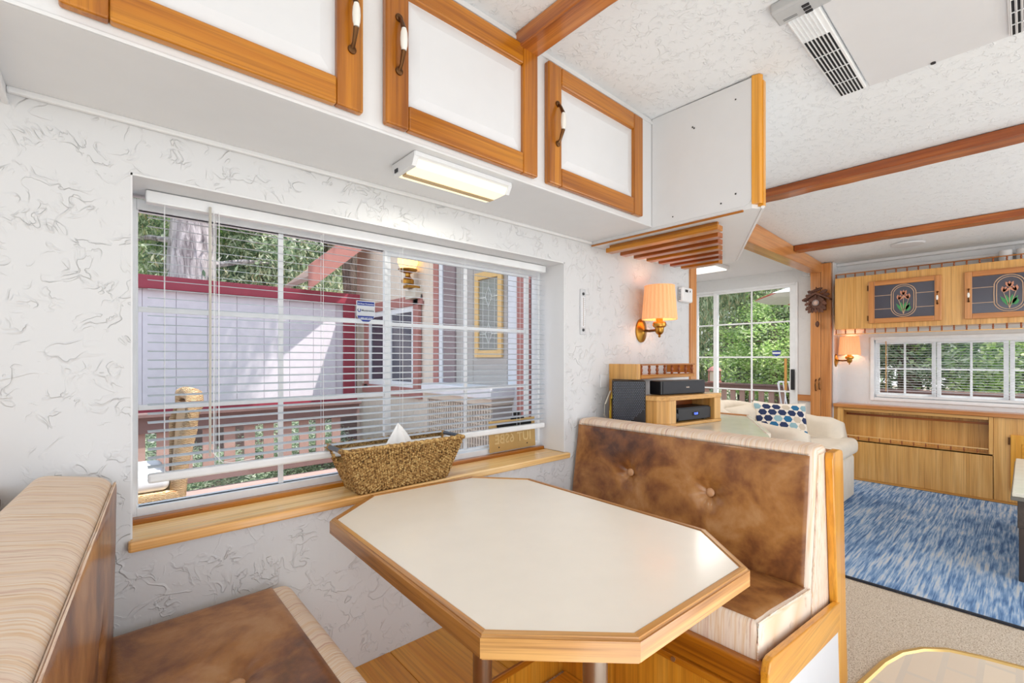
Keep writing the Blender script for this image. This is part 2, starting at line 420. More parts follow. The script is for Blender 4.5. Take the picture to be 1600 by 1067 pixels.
# crown band over the far cabinets
B('trim_2', (5.74, 5.8, -2.2, 1.335, 2.1, 2.125), M['white'], kind='structure', bev=.006)
B('trim_3', (5.76, 5.8, -2.2, 1.335, 2.185, 2.215), M['white'], kind='structure', bev=.006)
B('trim_4', (-.17, 1.95, 1.545, WY, 1.83, 1.845), M['white'], kind='structure', bev=.004)
# ------------------------------------------------------------------ window 1 (window wall)
def pane_window(root, ax, plane, a0, a1, z0, z1, sashes, mun_t=.014, fw=.03, depth=.05):
    """ax 'Y': wall plane at Y=plane, runs on X;  ax 'X': wall plane X=plane, runs on Y.  sashes: list of (s0,s1,ncol,nrow,offset)"""
    def bb(bm, u0, u1, w0, w1, p0, p1, bev=.002):
        if ax == 'Y': box(bm, u0, u1, p0, p1, w0, w1, bev)
        else: box(bm, p0, p1, u0, u1, w0, w1, bev)
    bm = nb(); bb(bm, a0+fw*.6, a1-fw*.6, z0, z0+fw, plane+.001, plane+depth); bb(bm, a0+fw*.6, a1-fw*.6, z1-fw, z1, plane+.001, plane+depth)
    bb(bm, a0, a0+fw*.6, z0, z1, plane, plane+depth); bb(bm, a1-fw*.6, a1, z0, z1, plane, plane+depth)
    ob('window_frame', bm, M['vinyl'], root)
    for (s0, s1, nc, nr, off, sw) in sashes:
        p = plane+.008+off
        bm = nb(); bb(bm, s0, s0+sw, z0+fw*.6, z1-fw*.6, p, p+.02); bb(bm, s1-sw, s1, z0+fw*.6, z1-fw*.6, p, p+.02)
        bb(bm, s0+sw, s1-sw, z0+fw*.6, z0+fw*.6+sw, p, p+.02); bb(bm, s0+sw, s1-sw, z1-fw*.6-sw, z1-fw*.6, p, p+.02)
        sh = ob('sash', bm, M['vinyl'], root)
        c0, c1, d0, d1 = s0+sw, s1-sw, z0+fw*.6+sw, z1-fw*.6-sw
        for i in range(1, nc):
            q = c0+(c1-c0)*i/nc; bm = nb(); bb(bm, q-mun_t/2, q+mun_t/2, d0, d1, p+.004, p+.014, .001); ob('muntin', bm, M['vinyl'], sh)
        for j in range(1, nr):
            q = d0+(d1-d0)*j/nr; bm = nb(); bb(bm, c0+.0006, c1-.0006, q-mun_t/2, q+mun_t/2, p+.005, p+.013, .001); ob('muntin', bm, M['vinyl'], sh)
        for i in range(nc):
            for j in range(nr):
                bm = nb(); e = mun_t/2
                bb(bm, c0+(c1-c0)*i/nc+(e if i else 0), c0+(c1-c0)*(i+1)/nc-(e if i < nc-1 else 0), d0+(d1-d0)*j/nr+(e if j else 0), d0+(d1-d0)*(j+1)/nr-(e if j < nr-1 else 0), p+.008, p+.0095, 0)
                ob('pane', bm, M['glass'], sh)
w1 = thing('window_1', None, None, (.9, 1.74, .75), kind='structure')
pane_window(w1, 'Y', 1.735, ox0+.001, ox1-.001, .75, 1.69, [(.06, .866, 2, 3, .002, .012), (.87, 1.69, 2, 3, .024, .022)], mun_t=.016)
# white reveal lining
bm = nb(); box(bm, ox0-.0, ox0+.004, WY+.001, 1.735, .745, oz1); box(bm, ox1-.006, ox1, WY+.001, 1.735, .745, oz1); box(bm, ox0, ox1, WY+.001, 1.735, oz1-.006, oz1)
ob('trim_5', bm, M['white'], kind='structure')
sl = thing('window_sill', 'long honey wood sill board under the large blinded window', 'sill', (.89, 1.63, .715))
B('sill_board', (.043, 1.765, 1.538, 1.70, .715, .743), SILLW['X'], sl, bev=.006)
B('back_strip', (.05, 1.744, 1.702, 1.733, .72, .757), PINE['X'], sl, bev=.004)
# ------------------------------------------------------------------ mini blind
def make_blind(name, label, ax, plane, a0, a1, zt, zb, pitch, mat, tilt, wand_a, wid=.025, group=None, cords=(.2, .5, .8)):
    mid = (a0+a1)/2
    root = thing(name, label, 'blind', (mid, plane, zb) if ax == 'Y' else (plane, mid, zb), group)
    def bb(bm, u0, u1, p0, p1, z0, z1, bev=.001):
        if ax == 'Y': box(bm, u0, u1, p0, p1, z0, z1, bev)
        else: box(bm, p0, p1, u0, u1, z0, z1, bev)
    bm = nb(); bb(bm, a0-.005, a1+.005, plane-.016, plane+.016, zt-.035, zt, .004); ob('headrail', bm, M['slatw'], root)
    bm = nb(); bb(bm, a0, a1, plane-.014, plane+.014, zb, zb+.026, .006); ob('bottom_rail', bm, M['slatw'], root)
    n = int((zt-.045-zb-.03)/pitch)
    bm = nb(); z = zb+.03+pitch*.6
    # gently curved slat, room side tipped down
    prof = []
    for k in range(5):
        t = (k/4-.5)*wid; prof.append((t, t*math.tan(tilt)+.0014*(1-(2*t/wid)**2)))
    lo = []; hi = []
    for a in (a0, a1):
        lo.append([bm.verts.new((a, plane+t, z+h) if ax == 'Y' else (plane+t, a, z+h)) for t, h in prof])
        hi.append([bm.verts.new((a, plane+t, z+h+.0005) if ax == 'Y' else (plane+t, a, z+h+.0005)) for t, h in prof])
    fs = []
    for k in range(4):
        fs.append(bm.faces.new((lo[0][k], lo[1][k], lo[1][k+1], lo[0][k+1]))); fs.append(bm.faces.new((hi[0][k+1], hi[1][k+1], hi[1][k], hi[0][k])))
    for k in (0, 4): fs.append(bm.faces.new((lo[0][k], hi[0][k], hi[1][k], lo[1][k])))
    bmesh.ops.recalc_face_normals(bm, faces=fs)
    s0 = ob('slat', bm, mat, root)
    for i in range(1, n): rep(s0, root, (0, 0, i*pitch))
    for c in cords:
        q = a0+(a1-a0)*c; bm = nb()
        for d in (-.012, .012):
            p = (q, plane+d) if ax == 'Y' else (plane+d, q)
            tube(bm, [(*p, zb+.02), (*p, zt-.03)], .0007, 4)
        ob('cord', bm, M['vinyl'], root)
    p = (wand_a, plane-.024) if ax == 'Y' else (plane-.024, wand_a)
    bm = nb(); tube(bm, [(*p, zt-.02), (*p, zt-.05), (*p, zb+.06)], [.004, .004, .0035], 6); ob('wand', bm, plain('clear_wand', (190,186,176), .3) if ax == 'Y' else OAKL['Z'], root)
    return root
bl1 = make_blind('window_blind', 'white horizontal mini blind in front of the large window over the dinette', 'Y', 1.675, .09, 1.705, 1.70, .862, .0256, M['slat'], math.radians(9), .238, cords=(.024, .102, .303, .496, .686, .892))
# loose cords at left and on the right
bm = nb(); tube(bm, [(.248, 1.655, 1.67), (.249, 1.654, 1.3), (.247, 1.654, .93), (.27, 1.65, .90), (.30, 1.648, .895), (.36, 1.648, .90)], .0012, 5); tube(bm, [(.262, 1.655, 1.67), (.261, 1.654, 1.2), (.262, 1.654, .9), (.33, 1.648, .905)], .0012, 5)
ob('pull_cord', bm, M['vinyl'], bl1)
# ------------------------------------------------------------------ overhead cabinets above the dinette
FY = 1.19
oc = thing('overhead_cabinet', 'long white overhead cabinet with three wood framed doors above the window', 'cabinet', (.9, 1.37, 1.844))
bm = nb(); box(bm, -1.2, 1.946, FY, WY-.001, 1.844, 2.359); ob('carcass', bm, M['white'], oc)
def raised_door(root, x0, x1, z0, z1, hx, fr=.07, y=FY):
    d = B('door', (x0+fr-.004, x1-fr+.004, y-.010, y-.0005, z0+fr-.004, z1-fr+.004), M['panel'], root, bev=.001)
    bm = nb()   # raised field with sloping margin
    a0, a1, c0, c1 = x0+fr+.004, x1-fr-.004, z0+fr+.004, z1-fr-.004; e = .035
    hexa(bm, [(a0, y-.0101, c0), (a1, y-.0101, c0), (a1, y-.0101, c1), (a0, y-.0101, c1), (a0+e, y-.018, c0+e), (a1-e, y-.018, c0+e), (a1-e, y-.018, c1-e), (a0+e, y-.018, c1-e)])
    ob('raised_panel', bm, M['panel'], d)
    def rail(pts, ax):
        bm = nb(); prism(bm, pts, y-.026, y-.0005, 'Y', .005, 2); ob('frame_rail', bm, PINE[ax], d)
    g = .0004
    rail([(x0, z0), (x0+fr, z0), (x0+fr, z1), (x0, z1)], 'Z'); rail([(x1-fr, z0), (x1, z0), (x1, z1), (x1-fr, z1)], 'Z')
    rail([(x0+fr+g, z0), (x1-fr-g, z0), (x1-fr-g, z0+fr), (x0+fr+g, z0+fr)], 'X'); rail([(x0+fr+g, z1-fr), (x1-fr-g, z1-fr), (x1-fr-g, z1), (x0+fr+g, z1)], 'X')
    zc = 2.095
    bm = nb()
    tube(bm, [(hx, y-.028, zc-.072), (hx, y-.040, zc-.062), (hx, y-.054, zc-.03)], [.006, .005, .0075], 8)
    tube(bm, [(hx, y-.028, zc+.072), (hx, y-.040, zc+.062), (hx, y-.054, zc+.03)], [.006, .005, .0075], 8)
    for s in (-1, 1): lathe(bm, [(.0115, -.026), (.011, -.030), (.006, -.033)], (hx, y, zc+s*.074), 12, 'Y')
    ob('handle', bm, M['bronze'], d, smooth=True, label='dark bronze handle with a white ceramic grip')
    bm = nb(); lathe(bm, [(.0065, -.030), (.0095, -.018), (.0105, 0), (.0095, .018), (.0065, .030)], (hx, y-.055, zc), 12); ob('ceramic_grip', bm, M['ceramic'], d, smooth=True)
raised_door(oc, -.065, .51, 1.868, 2.316, .478)
raised_door(oc, .574, 1.159, 1.868, 2.316, .612)
raised_door(oc, 1.216, 1.835, 1.868, 2.316, 1.262)
# cove beads
bm = nb(); box(bm, -.17, 1.946, FY-.006, FY-.0005, 2.335, 2.347); ob('cove_bead', bm, M['white'], oc)
bm = nb(); box(bm, -1.2, 1.946, FY-.004, FY-.0005, 1.844, 1.852, .001); ob('cove_bead', bm, M['white'], oc)
nk = thing('corner_cabinet', 'white cabinet edge in the top left corner below the overhead cabinet', 'cabinet', (-.5, 1.37, 1.80))
B('carcass', (-1.2, -.17, 1.2, WY-.001, 1.812, 1.843), M['white'], nk); B('lip', (-.178, -.166, 1.2, WY-.001, 1.805, 1.812), M['white'], nk)
# angled cabinet at the end
ac = thing('angled_overhead_cabinet', 'white angled overhead cabinet with a wooden corner strip and a rack of wooden slats beneath', 'cabinet', (2.3, 1.3, 1.82))
bm = nb(); prism(bm, [(1.950, WY-.002), (1.950, .738), (1.99, .712), (2.93, 1.20), (2.96, 1.25), (2.96, WY-.002)], 1.826, 2.335)
ob('carcass', bm, M['white'], ac)
bm = nb(); r = .03   # end panel with rounded lower corner
pp = [(1.188, 1.842), (.738+r, 1.842-.0)]+[(.738+r-r*math.sin(t), 1.842+r-r*math.cos(t)) for t in [i*PI/12 for i in range(1, 7)]]+[(.738, 2.352), (1.188, 2.358)]
prism(bm, pp, 1.9465, 1.9495, 'X'); ob('end_panel', bm, M['white'], ac)
bm = nb(); prism(bm, [(1.943, .736), (1.95, .71), (1.968, .703), (1.972, .735)], 1.842, 2.357); ob('corner_strip', bm, AMB['Z'], ac)
bm = nb(); prism(bm, [(1.967, .700), (1.99, .700), (2.004, .712), (1.975, .735)], 1.834, 2.335); ob('corner_strip', bm, AMB['Z'], ac)
bm = nb(); tube(bm, [(1.975, .705, 1.83), (2.945, 1.207, 1.83)], .008, 6); ob('edge_bead', bm, M['white'], ac)
B('underside_rim', (1.944, 1.953, .77, 1.55, 1.818, 1.827), PINE['Y'], ac)
for x, z, y in ((1.945, 2.24, .98), (1.945, 2.23, .94), (1.945, 1.99, .86), (1.945, 1.96, .93), (1.945, 2.27, .80)):
    pass
bm = nb()
for y, z, q in ((.985, 2.245, .003), (.978, 2.238, .003), (.80, 1.90, .003), (.86, 1.875, .003), (.80, 2.29, .0025), (1.08, 1.87, .0025)):
    box(bm, 1.9445, 1.9464, y-q, y+q, z-q, z+q)
ob('screw_hole', bm, M['blackg'], ac)
# rack of slats under it, running front to back
for i in range(7):
    x = 2.03+i*.118; yr = .90+i*.052; yl = 1.50-i*.008
    bm = nb(); box(bm, x-.026, x+.026, yr, yl, 1.786, 1.81, .003)
    box(bm, x-.006, x+.006, yr+.01, yl-.01, 1.81, 1.826)
    ob('rack_slat', bm, RED['Y'] if i % 3 else PINE['Y'], ac)
# under cabinet light
ul = thing('under_cabinet_light', 'slim lit white fluorescent light fixed beneath the overhead cabinet', 'light fixture', (.88, 1.28, 1.80))
bm = nb(); prism(bm, [(1.215, 1.843), (1.215, 1.83), (1.228, 1.822), (1.35, 1.822), (1.363, 1.83), (1.363, 1.843)], .693, 1.077, 'X'); ob('housing', bm, M['white'], ul)
for e0, e1 in ((.69, .706), (1.064, 1.08)):
    bm = nb(); prism(bm, [(1.217, 1.842), (1.217, 1.828), (1.232, 1.803), (1.346, 1.803), (1.361, 1.828), (1.361, 1.842)], e0, e1, 'X', .001); ob('end_cap', bm, M['white'], ul)
bm = nb(); prism(bm, [(1.222, 1.8225), (1.236, 1.803), (1.296, 1.800), (1.296, 1.8225)], .707, 1.063, 'X'); ob('diffuser', bm, M['tube'], ul, label='lit ribbed diffuser')
bm = nb(); prism(bm, [(1.322, 1.8225), (1.322, 1.800), (1.344, 1.803), (1.357, 1.8225)], .707, 1.063, 'X'); ob('diffuser', bm, M['tube'], ul, label='lit ribbed diffuser')
B('centre_strip', (.707, 1.063, 1.2965, 1.3215, 1.7985, 1.822), plain('tan_strip', (206,176,128), .4), ul, bev=.001)
B('switch', (.687, .6898, 1.318, 1.338, 1.809, 1.821), M['blackg'], ul, bev=.001)
light('AREA', 'tube_glow', (.88, 1.29, 1.785), 2.2, (1, .95, .82), .3, .1, target=(.88, 1.29, 0))
# ------------------------------------------------------------------ ceiling beams
def beam(x0, x1, y0, y1, drop, label, m):
    z = ceilz((x0+x1)/2); bm = nb(); box(bm, x0, x1, y0, y1, z-drop, z-.001, .004)
    if True:
        bmesh.ops.subdivide_edges(bm, edges=[e for e in bm.edges if abs(e.verts[0].co.y-e.verts[1].co.y) > .5], cuts=40)
        for v in bm.verts:
            if v.co.z < z-drop+.01: v.co.x += (noise.noise(Vector((x0, v.co.y*5, 0))))*.006; v.co.z += noise.noise(Vector((x1, v.co.y*7, 3)))*.004
    ob('ceiling_beam', bm, m, label=label, cat='beam')
beam(1.072, 1.16, -2.2, 1.189, .058, 'knotty honey coloured ceiling beam running into the white overhead cabinets', BEAM['Y'])
beam(3.20, 3.33, -2.2, 1.42, .05, 'thin red brown ceiling beam, the nearer of two crossing the living area', RED['Y'])
beam(4.72, 4.85, -2.2, 1.42, .05, 'thin red brown ceiling beam, the farther of two crossing the living area', RED['Y'])
hb = thing('opening_surround', 'honey wood header and post framing the opening to the glass door alcove', 'door frame', (5.6, 1.45, 0))
bm = nb(); prism(bm, [(3.11, 2.12), (5.6, 2.12), (5.6, ceilz(5.6)-.002), (3.11, ceilz(3.11)-.002)], 1.425, 1.505, 'Y', .004); ob('header', bm, FRAMEW['X'], hb)
bm = nb(); prism(bm, [(3.11, 2.128), (5.6, 2.128), (5.6, 2.20), (3.11, 2.20)], 1.507, 1.56, 'Y', .004); ob('header', bm, FRAMEW['X'], hb)
B('post_board', (5.6, 5.74, 1.347, 1.434, 0, 2.212), FRAMEW['Z'], hb, bev=.003); B('post_board', (5.6, 5.72, 1.437, 1.53, 0, 2.16), FRAMEW['Z'], hb, bev=.003)
for y, z in ((1.478, .94), (1.444, .955)):
    bm = nb(); tube(bm, [(5.596, y, z-.06), (5.575, y, z-.045), (5.572, y, z), (5.575, y, z+.045), (5.596, y, z+.06)], [.005, .006, .008, .006, .005], 8); ob('pull_handle', bm, M['bronze'], hb, smooth=True)
B('trim_6', (3.03, 3.112, 1.545, 1.60, .5, 2.2), FRAMEW['Z'], kind='structure', bev=.003)
bm = nb(); prism(bm, [(5.735, .755), (5.749, .755), (5.749, .822), (5.735, .822)], 1.54, 1.69, 'Y'); ob('trim_7', bm, FRAMEW['Y'], kind='structure')
# ------------------------------------------------------------------ ceiling air conditioner grille and vents
av = thing('ceiling_air_conditioner', 'smooth white ceiling air conditioner panel with long slotted grilles', 'air conditioner', (2.0, .1, 2.345))
B('shroud', (1.70, 2.37, -.46, .436, 2.348, 2.3595), M['panel'], av, bev=.004)
def grille(x0, x1, y0, y1, closed):
    bm = nb(); box(bm, x0, x1, y0, y1, 2.338, 2.3595, .003); g = ob('grille', bm, M['vinyl'], av)
    n = 7; w = (y1-y0-.012)/n
    for i in range(n):
        yy = y0+.006+w*i
        B('slot', (x0+closed, x1-.006, yy+w*.28, yy+w*.8, 2.3372, 2.3382), M['slot'], g, bev=0)
        B('louvre', (x0+.006, x1-.006, yy+w*.82, yy+w*.98, 2.333, 2.338), M['vinyl'], g, bev=0)
    for k in range(3):
        xx = x0+closed+(x1-x0-closed)*(k+1)/4; B('cross_bar', (xx-.002, xx+.002, y0+.005, y1-.005, 2.3350, 2.3371), M['vinyl'], g, bev=0)
grille(1.685, 2.35, .44, .534, .17); grille(2.02, 2.35, -.06, .042, .01)
cb = B('control_box', (1.60, 1.682, .40, .55, 2.325, 2.3595), plain('grey_control', (186,188,190), .5), av, bev=.006)
for k in range(3): B('button', (1.63+k*.018, 1.64+k*.018, .45, .47, 2.322, 2.325), M['blackg'], cb, bev=0)
for k in range(2): B('print_line', (1.655+k*.007, 1.657+k*.007, .49, .53, 2.3245, 2.325), M['blackg'], cb, bev=0)
bm = nb(); lathe(bm, [(.008, 0), (.008, .004)], (2.36, .238, 2.344), 10); ob('screw', bm, M['blackg'], av)
bm = nb(); lathe(bm, [(.12, 0), (.11, -.012), (.10, -.014)], (5.3, .70, ceilz(5.3)), 24)
ob('ceiling_speaker', bm, M['panel'], smooth=True, label='flush round white ceiling disc above the living area', cat='ceiling vent')
al = thing('alcove_ceiling_light', 'rectangular lit flush light on the alcove ceiling', 'light fixture', (4.85, 2.3, 2.17))
B('frame', (4.68, 5.0, 2.12, 2.6, 2.175, 2.209), M['white'], al, bev=.004); B('diffuser', (4.70, 4.98, 2.14, 2.58, 2.165, 2.176), M['dome'], al, bev=.003)
light('AREA', 'alcove_glow', (4.4, 2.2, 2.14), 16, (1, .97, .92), .8, .6, target=(4.4, 2.2, 0))
# ------------------------------------------------------------------ dinette table
TZ = .742
oct_ = [(.497,1.374), (.694,1.531), (1.112,1.502), (1.268,1.318), (1.258,.596), (1.097,.419), (.681,.437), (.483,.627)]
tb = thing('dinette_table', 'eight sided cream laminate dinette table with an oak edge on two steel poles', 'table', (.88, .95, 0))
cx, cy = .88, .97
def inset(pts, d):
    out = []; n = len(pts)
    for i in range(n):
        p0, p1, p2 = Vector(pts[i-1]), Vector(pts[i]), Vector(pts[(i+1) % n])
        a = (p1-p0).normalized(); b = (p2-p1).normalized(); na = Vector((-a.y, a.x)); nbv = Vector((-b.y, b.x))
        if na.dot(Vector((cx, cy))-p1) < 0: na = -na
        if nbv.dot(Vector((cx, cy))-p1) < 0: nbv = -nbv
        m = (na+nbv).normalized(); out.append(tuple(p1+m*(d/m.dot(na))))
    return out
inn = inset(oct_, .022)
bm = nb(); prism(bm, inset(oct_, .0205), TZ-.036, TZ-.002); ob('tabletop', bm, M['cream'], tb)
for i in range(8):
    j = (i+1) % 8; bm = nb()
    a, b, c, d = oct_[i], oct_[j], inn[j], inn[i]
    v, fs = hexa(bm, [(*a, TZ-.045), (*b, TZ-.045), (*c, TZ-.045), (*d, TZ-.045), (*a, TZ), (*b, TZ), (*c, TZ+.001), (*d, TZ+.001)])
    es = [e for e in bm.edges if {e.verts[0], e.verts[1]} in ({v[4], v[5]}, {v[6], v[7]}, {v[0], v[1]})]
    bmesh.ops.bevel(bm, geom=es, offset=.005, segments=3, affect='EDGES')
    dx, dy = abs(b[0]-a[0]), abs(b[1]-a[1])
    an = math.atan2(b[1]-a[1], b[0]-a[0]); org = ROOT[tb.name]
    bm.transform(Matrix.Translation(org) @ Matrix.Rotation(-an, 4, 'Z') @ Matrix.Translation(-org))
    o = ob('edge_strip', bm, OAKT['X'], tb); o.rotation_euler.z = an
for y in (1.13, .69):
    bm = nb(); lathe(bm, [(.03, .012), (.03, .69)], (.88, y, 0), 24); p = ob('leg', bm, M['steel'], tb, smooth=True)
    bm = nb(); lathe(bm, [(.085, 0), (.083, .008), (.045, .016), (.034, .03)], (.88, y, .001), 24); ob('floor_socket', bm, M['steel'], p, smooth=True)
    bm = nb(); lathe(bm, [(.034, .66), (.045, .685), (.085, .697), (.085, .7055)], (.88, y, 0), 24); ob('top_socket', bm, M['steel'], p, smooth=True)
# ------------------------------------------------------------------ dinette benches
def padded(bm, c, bev=.03, seg=4, cuts=0):
    v, fs = hexa(bm, c); bmesh.ops.bevel(bm, geom=list(bm.edges), offset=bev, segments=seg, affect='EDGES', profile=.5)
def dentpanel(fn_pt, normal, us, dents, nu=60, nv=40, thick=.004):
    """curved skin: fn_pt(u,v)->world point, pushed in along -normal at dents [(u,v,depth,radius m)], scale us=(len_u,len_v)"""
    bm = nb(); nrm = Vector(normal).normalized()
    def f(u, v):
        p = Vector(fn_pt(u, v)); h = 0
        e = min(u*us[0], (1-u)*us[0], v*us[1], (1-v)*us[1]); h += thick*min(1, (e/.012))**.5 - .0005
        h += .004*math.sin(PI*u)*math.sin(PI*v)
        for du, dv, dep, rad in dents:
            d2 = ((u-du)*us[0])**2+((v-dv)*us[1])**2; h -= dep*math.exp(-d2/(rad*rad))*1.0
            # puckers radiating from the button
            d = math.sqrt(d2); ang = math.atan2((v-dv)*us[1], (u-du)*us[0]); h += .0018*math.sin(ang*7)*math.exp(-(d/.06)**2)*min(1, d/.02)
        h += .0012*noise.noise(Vector((u*us[0]*7, v*us[1]*7, 1.3)))
        return p+nrm*h
    grid(bm, f, nu, nv); bmesh.ops.recalc_face_normals(bm, faces=bm.faces[:])
    if sum((f.normal.dot(nrm) for f in bm.faces[:])) < 0: bmesh.ops.reverse_faces(bm, faces=bm.faces[:])
    return bm
def recess(bm, nrm, inset_, depth):
    nrm = Vector(nrm).normalized(); fs = [f for f in bm.faces if f.normal.dot(nrm) > .97]; f = max(fs, key=lambda q: q.calc_area())
    bmesh.ops.inset_individual(bm, faces=[f], thickness=inset_, depth=0)
    for v in f.verts: v.co -= nrm*depth*.15
    bmesh.ops.inset_individual(bm, faces=[f], thickness=.012, depth=0)
    for v in f.verts: v.co -= nrm*depth
def button(parent, p, nrm, mat, r=.0125):
    nrm = Vector(nrm).normalized(); bm = nb(); lathe(bm, [(r*.9, -.004), (r, .001), (r*.8, .005), (r*.3, .007)], (0, 0, 0), 16)
    bm.transform(Matrix.Translation(Vector(p)) @ nrm.to_track_quat('Z', 'Y').to_matrix().to_4x4()); ob('button', bm, mat, parent, smooth=True)
M['button'] = plain('button_vinyl', (200,150,108), .3)
# right bench
br = thing('dinette_bench', 'brown vinyl and striped fabric dinette bench on the living room side', 'bench', (1.7, 1.0, 0), 'dinette benches')
bc = nb(); padded(bc, [(1.737, .482, .29), (2.01, .482, .29), (2.01, 1.545, .29), (1.737, 1.545, .29), (1.828, .482, .912), (1.955, .482, .912), (1.955, 1.545, .912), (1.828, 1.545, .912)], .022, 4)
recess(bc, (-1, 0, .147), .014, .05)
back = ob('backrest', bc, M['stripeY'], br, smooth=True, label='striped fabric wrap of the backrest')
def fb(u, v):  # u along Y from aisle to wall, v up
    y = .50+u*(1.535-.50); z = .445+v*(.882-.445); x = 1.757+(z-.43)*(1.828-1.757)/(.912-.43); return (x-.001, y, z)
nb_ = Vector((-1, 0, .147))
dn = [((1.218-.5)/1.035, (.694-.445)/.437, .014, .022), ((.844-.5)/1.035, (.683-.445)/.437, .014, .022), ((1.218-.5)/1.035, (.694-.445)/.437, .026, .050), ((.844-.5)/1.035, (.683-.445)/.437, .026, .050)]
ob('back_panel', dentpanel(fb, nb_, (1.035, .437), dn, 150, 64), M['leather'], back, smooth='full', label='mottled brown vinyl backrest panel')
for y, z in ((1.218, .694), (.844, .683)):
    x = 1.757+(z-.43)*.1473; button(back, (x+.020, y, z), nb_, M['button'], .0175)
# aisle end of the backrest: seamed striped panel
bm = nb(); hexa(bm, [(1.758, .478, .31), (1.992, .478, .31), (1.992, .484, .31), (1.758, .484, .31), (1.845, .478, .888), (1.938, .478, .888), (1.938, .484, .888), (1.845, .484, .888)]); bmesh.ops.bevel(bm, geom=list(bm.edges), offset=.0025, segments=2, affect='EDGES')
ob('end_panel', bm, M['stripeX'], back)
# seat cushion
sc = nb(); padded(sc, [(1.318, .482, .385), (1.80, .482, .33), (1.80, 1.545, .33), (1.318, 1.545, .385), (1.322, .482, .505), (1.80, .482, .443), (1.80, 1.545, .443), (1.322, 1.545, .505)], .020, 4)
bmesh.ops.recalc_face_normals(sc, faces=sc.faces[:]); recess(sc, (.13, 0, 1), .002, .0)
seat = ob('seat_cushion', sc, M['stripeY'], br, smooth=True, label='striped fabric seat cushion')
def fs_(u, v): x = 1.334+v*(1.78-1.334); y = .496+u*(1.535-.496); return (x, y, .505-(x-1.322)*.1297-.0005)
ob('seat_panel', dentpanel(fs_, (.13, 0, 1), (1.04, .446), [], 90, 40), M['leather'], seat, smooth='full', label='mottled brown vinyl seat panel')
bm = nb(); tube(bm, [(1.325, .486, .40), (1.318, .484, .45), (1.328, .487, .497), (1.45, .484, .487), (1.77, .484, .443)], .0028, 6); ob('piping', bm, M['stripeE'], seat, smooth=True)
# woodwork of the right bench
bw = B('front_panel', (1.335, 1.353, .467, 1.545, .0, .29), AMB['Z'], br, bev=.001)
B('front_cap', (1.30, 1.337, .467, 1.545, .288, .312), PINE['Y'], bw, bev=.004)
B('front_rail', (1.312, 1.33, .467, 1.545, .312, .378), PINE['Y'], br, bev=.002)
B('top_rail', (1.296, 1.335, .467, 1.545, .378, .40), PINE['Y'], br, bev=.005)
bm = nb(); lathe(bm, [(.007, 0), (.007, -.004)], (1.30, .72, .30), 10, 'X'); ob('screw', bm, M['steel'], bw)
bm = nb(); prism(bm, [(1.300, .425), (1.285, .40), (1.285, .33), (1.305, .318), (1.965, .245), (1.972, .345), (1.32, .428)], .445, .466, 'Y', .003); ob('side_rail', bm, AMB['X'], br)
bm = nb(); prism(bm, [(1.33, .0), (2.0, 0), (1.97, .26), (1.33, .325)], .452, .4655, 'Y'); ob('side_panel', bm, M['panel'], br, label='white lower side panel')
bm = nb(); prism(bm, [(1.992, 0), (2.10, 0), (2.078, .2), (2.03, .87), (2.02, .884), (1.99, .89), (1.91, .888), (1.902, .87), (1.968, .25)], .45, .4765, 'Y', .004); ob('end_post', bm, AMB['Z'], br)
bm = nb(); prism(bm, [(2.03, 0), (2.07, 0), (1.992, .875), (1.958, .875), (2.004, .35)], .48, 1.55, 'Y'); ob('back_board', bm, AMB['Z'], br)
B('back_cap', (1.955, 2.0, .478, 1.55, .876, .885), PINE['Y'], br, bev=.002)
# left bench
lb = thing('dinette_bench', 'brown vinyl and striped fabric dinette bench nearest the camera at lower left', 'bench', (.1, 1.0, 0), 'dinette benches')
def lx(y): return .016-(1.53-y)*.075     # the loose cushion angles a little off square
bc = nb(); y0, y1 = .30, 1.535
padded(bc, [(lx(y0)-.165, y0, .47), (lx(y0)-.008, y0, .47), (lx(y1)-.008, y1, .47), (lx(y1)-.165, y1, .47), (lx(y0)-.145, y0, .955), (lx(y0)+.002, y0, .925), (lx(y1)+.002, y1, .925), (lx(y1)-.145, y1, .955)], .034, 6)
recess(bc, (1, 0, 0), .008, .05)
back = ob('backrest', bc, M['stripeY'], lb, smooth=True, label='striped fabric wrap of the backrest')
def fl(u, v): y = y0+.02+u*(y1-y0-.03); z = .48+v*(.912-.48); return (lx(y)-.006+.008*v+.001, y, z)
ob('back_panel', dentpanel(fl, (1, 0, 0), (y1-y0, .42), [((1.22-y0)/(y1-y0), .36, .018, .02), ((1.22-y0)/(y1-y0), .36, .01, .06)], 100, 50), M['leather'], back, smooth='full', label='mottled brown vinyl backrest panel')
bm = nb(); tube(bm, [(lx(y)+.002, y, .908) for y in (y0+.02, .9, y1-.02)], .003, 6); ob('piping', bm, M['stripeE'], back)
sc = nb(); padded(sc, [(-.02, .30, .40), (.43, .30, .40), (.43, 1.54, .40), (-.02, 1.54, .40), (-.02, .30, .518), (.435, .30, .525), (.435, 1.54, .525), (-.02, 1.54, .518)], .035, 5)
recess(sc, (0, 0, 1), .034, .05)
seat = ob('seat_cushion', sc, M['stripeY'], lb, smooth=True, label='striped fabric seat cushion')
def fls(u, v): x = -.0+v*.378; y = .32+u*1.205; return (x, y, .5185+x*.016)
ob('seat_panel', dentpanel(fls, (0, 0, 1), (1.205, .378), [((1.155-.32)/1.205, .57, .012, .022), ((1.155-.32)/1.205, .57, .018, .075)], 110, 50, .006), M['leather'], seat, smooth='full', label='mottled brown vinyl seat panel')
button(seat, (.215, 1.155, .5025), (0, 0, 1), M['button'], .019)
B('base', (-.16, .37, .31, 1.55, .0, .36), AMB['Z'], lb, bev=.002); B('top_rail', (-.16, .40, .31, 1.55, .36, .398), PINE['Y'], lb, bev=.004)
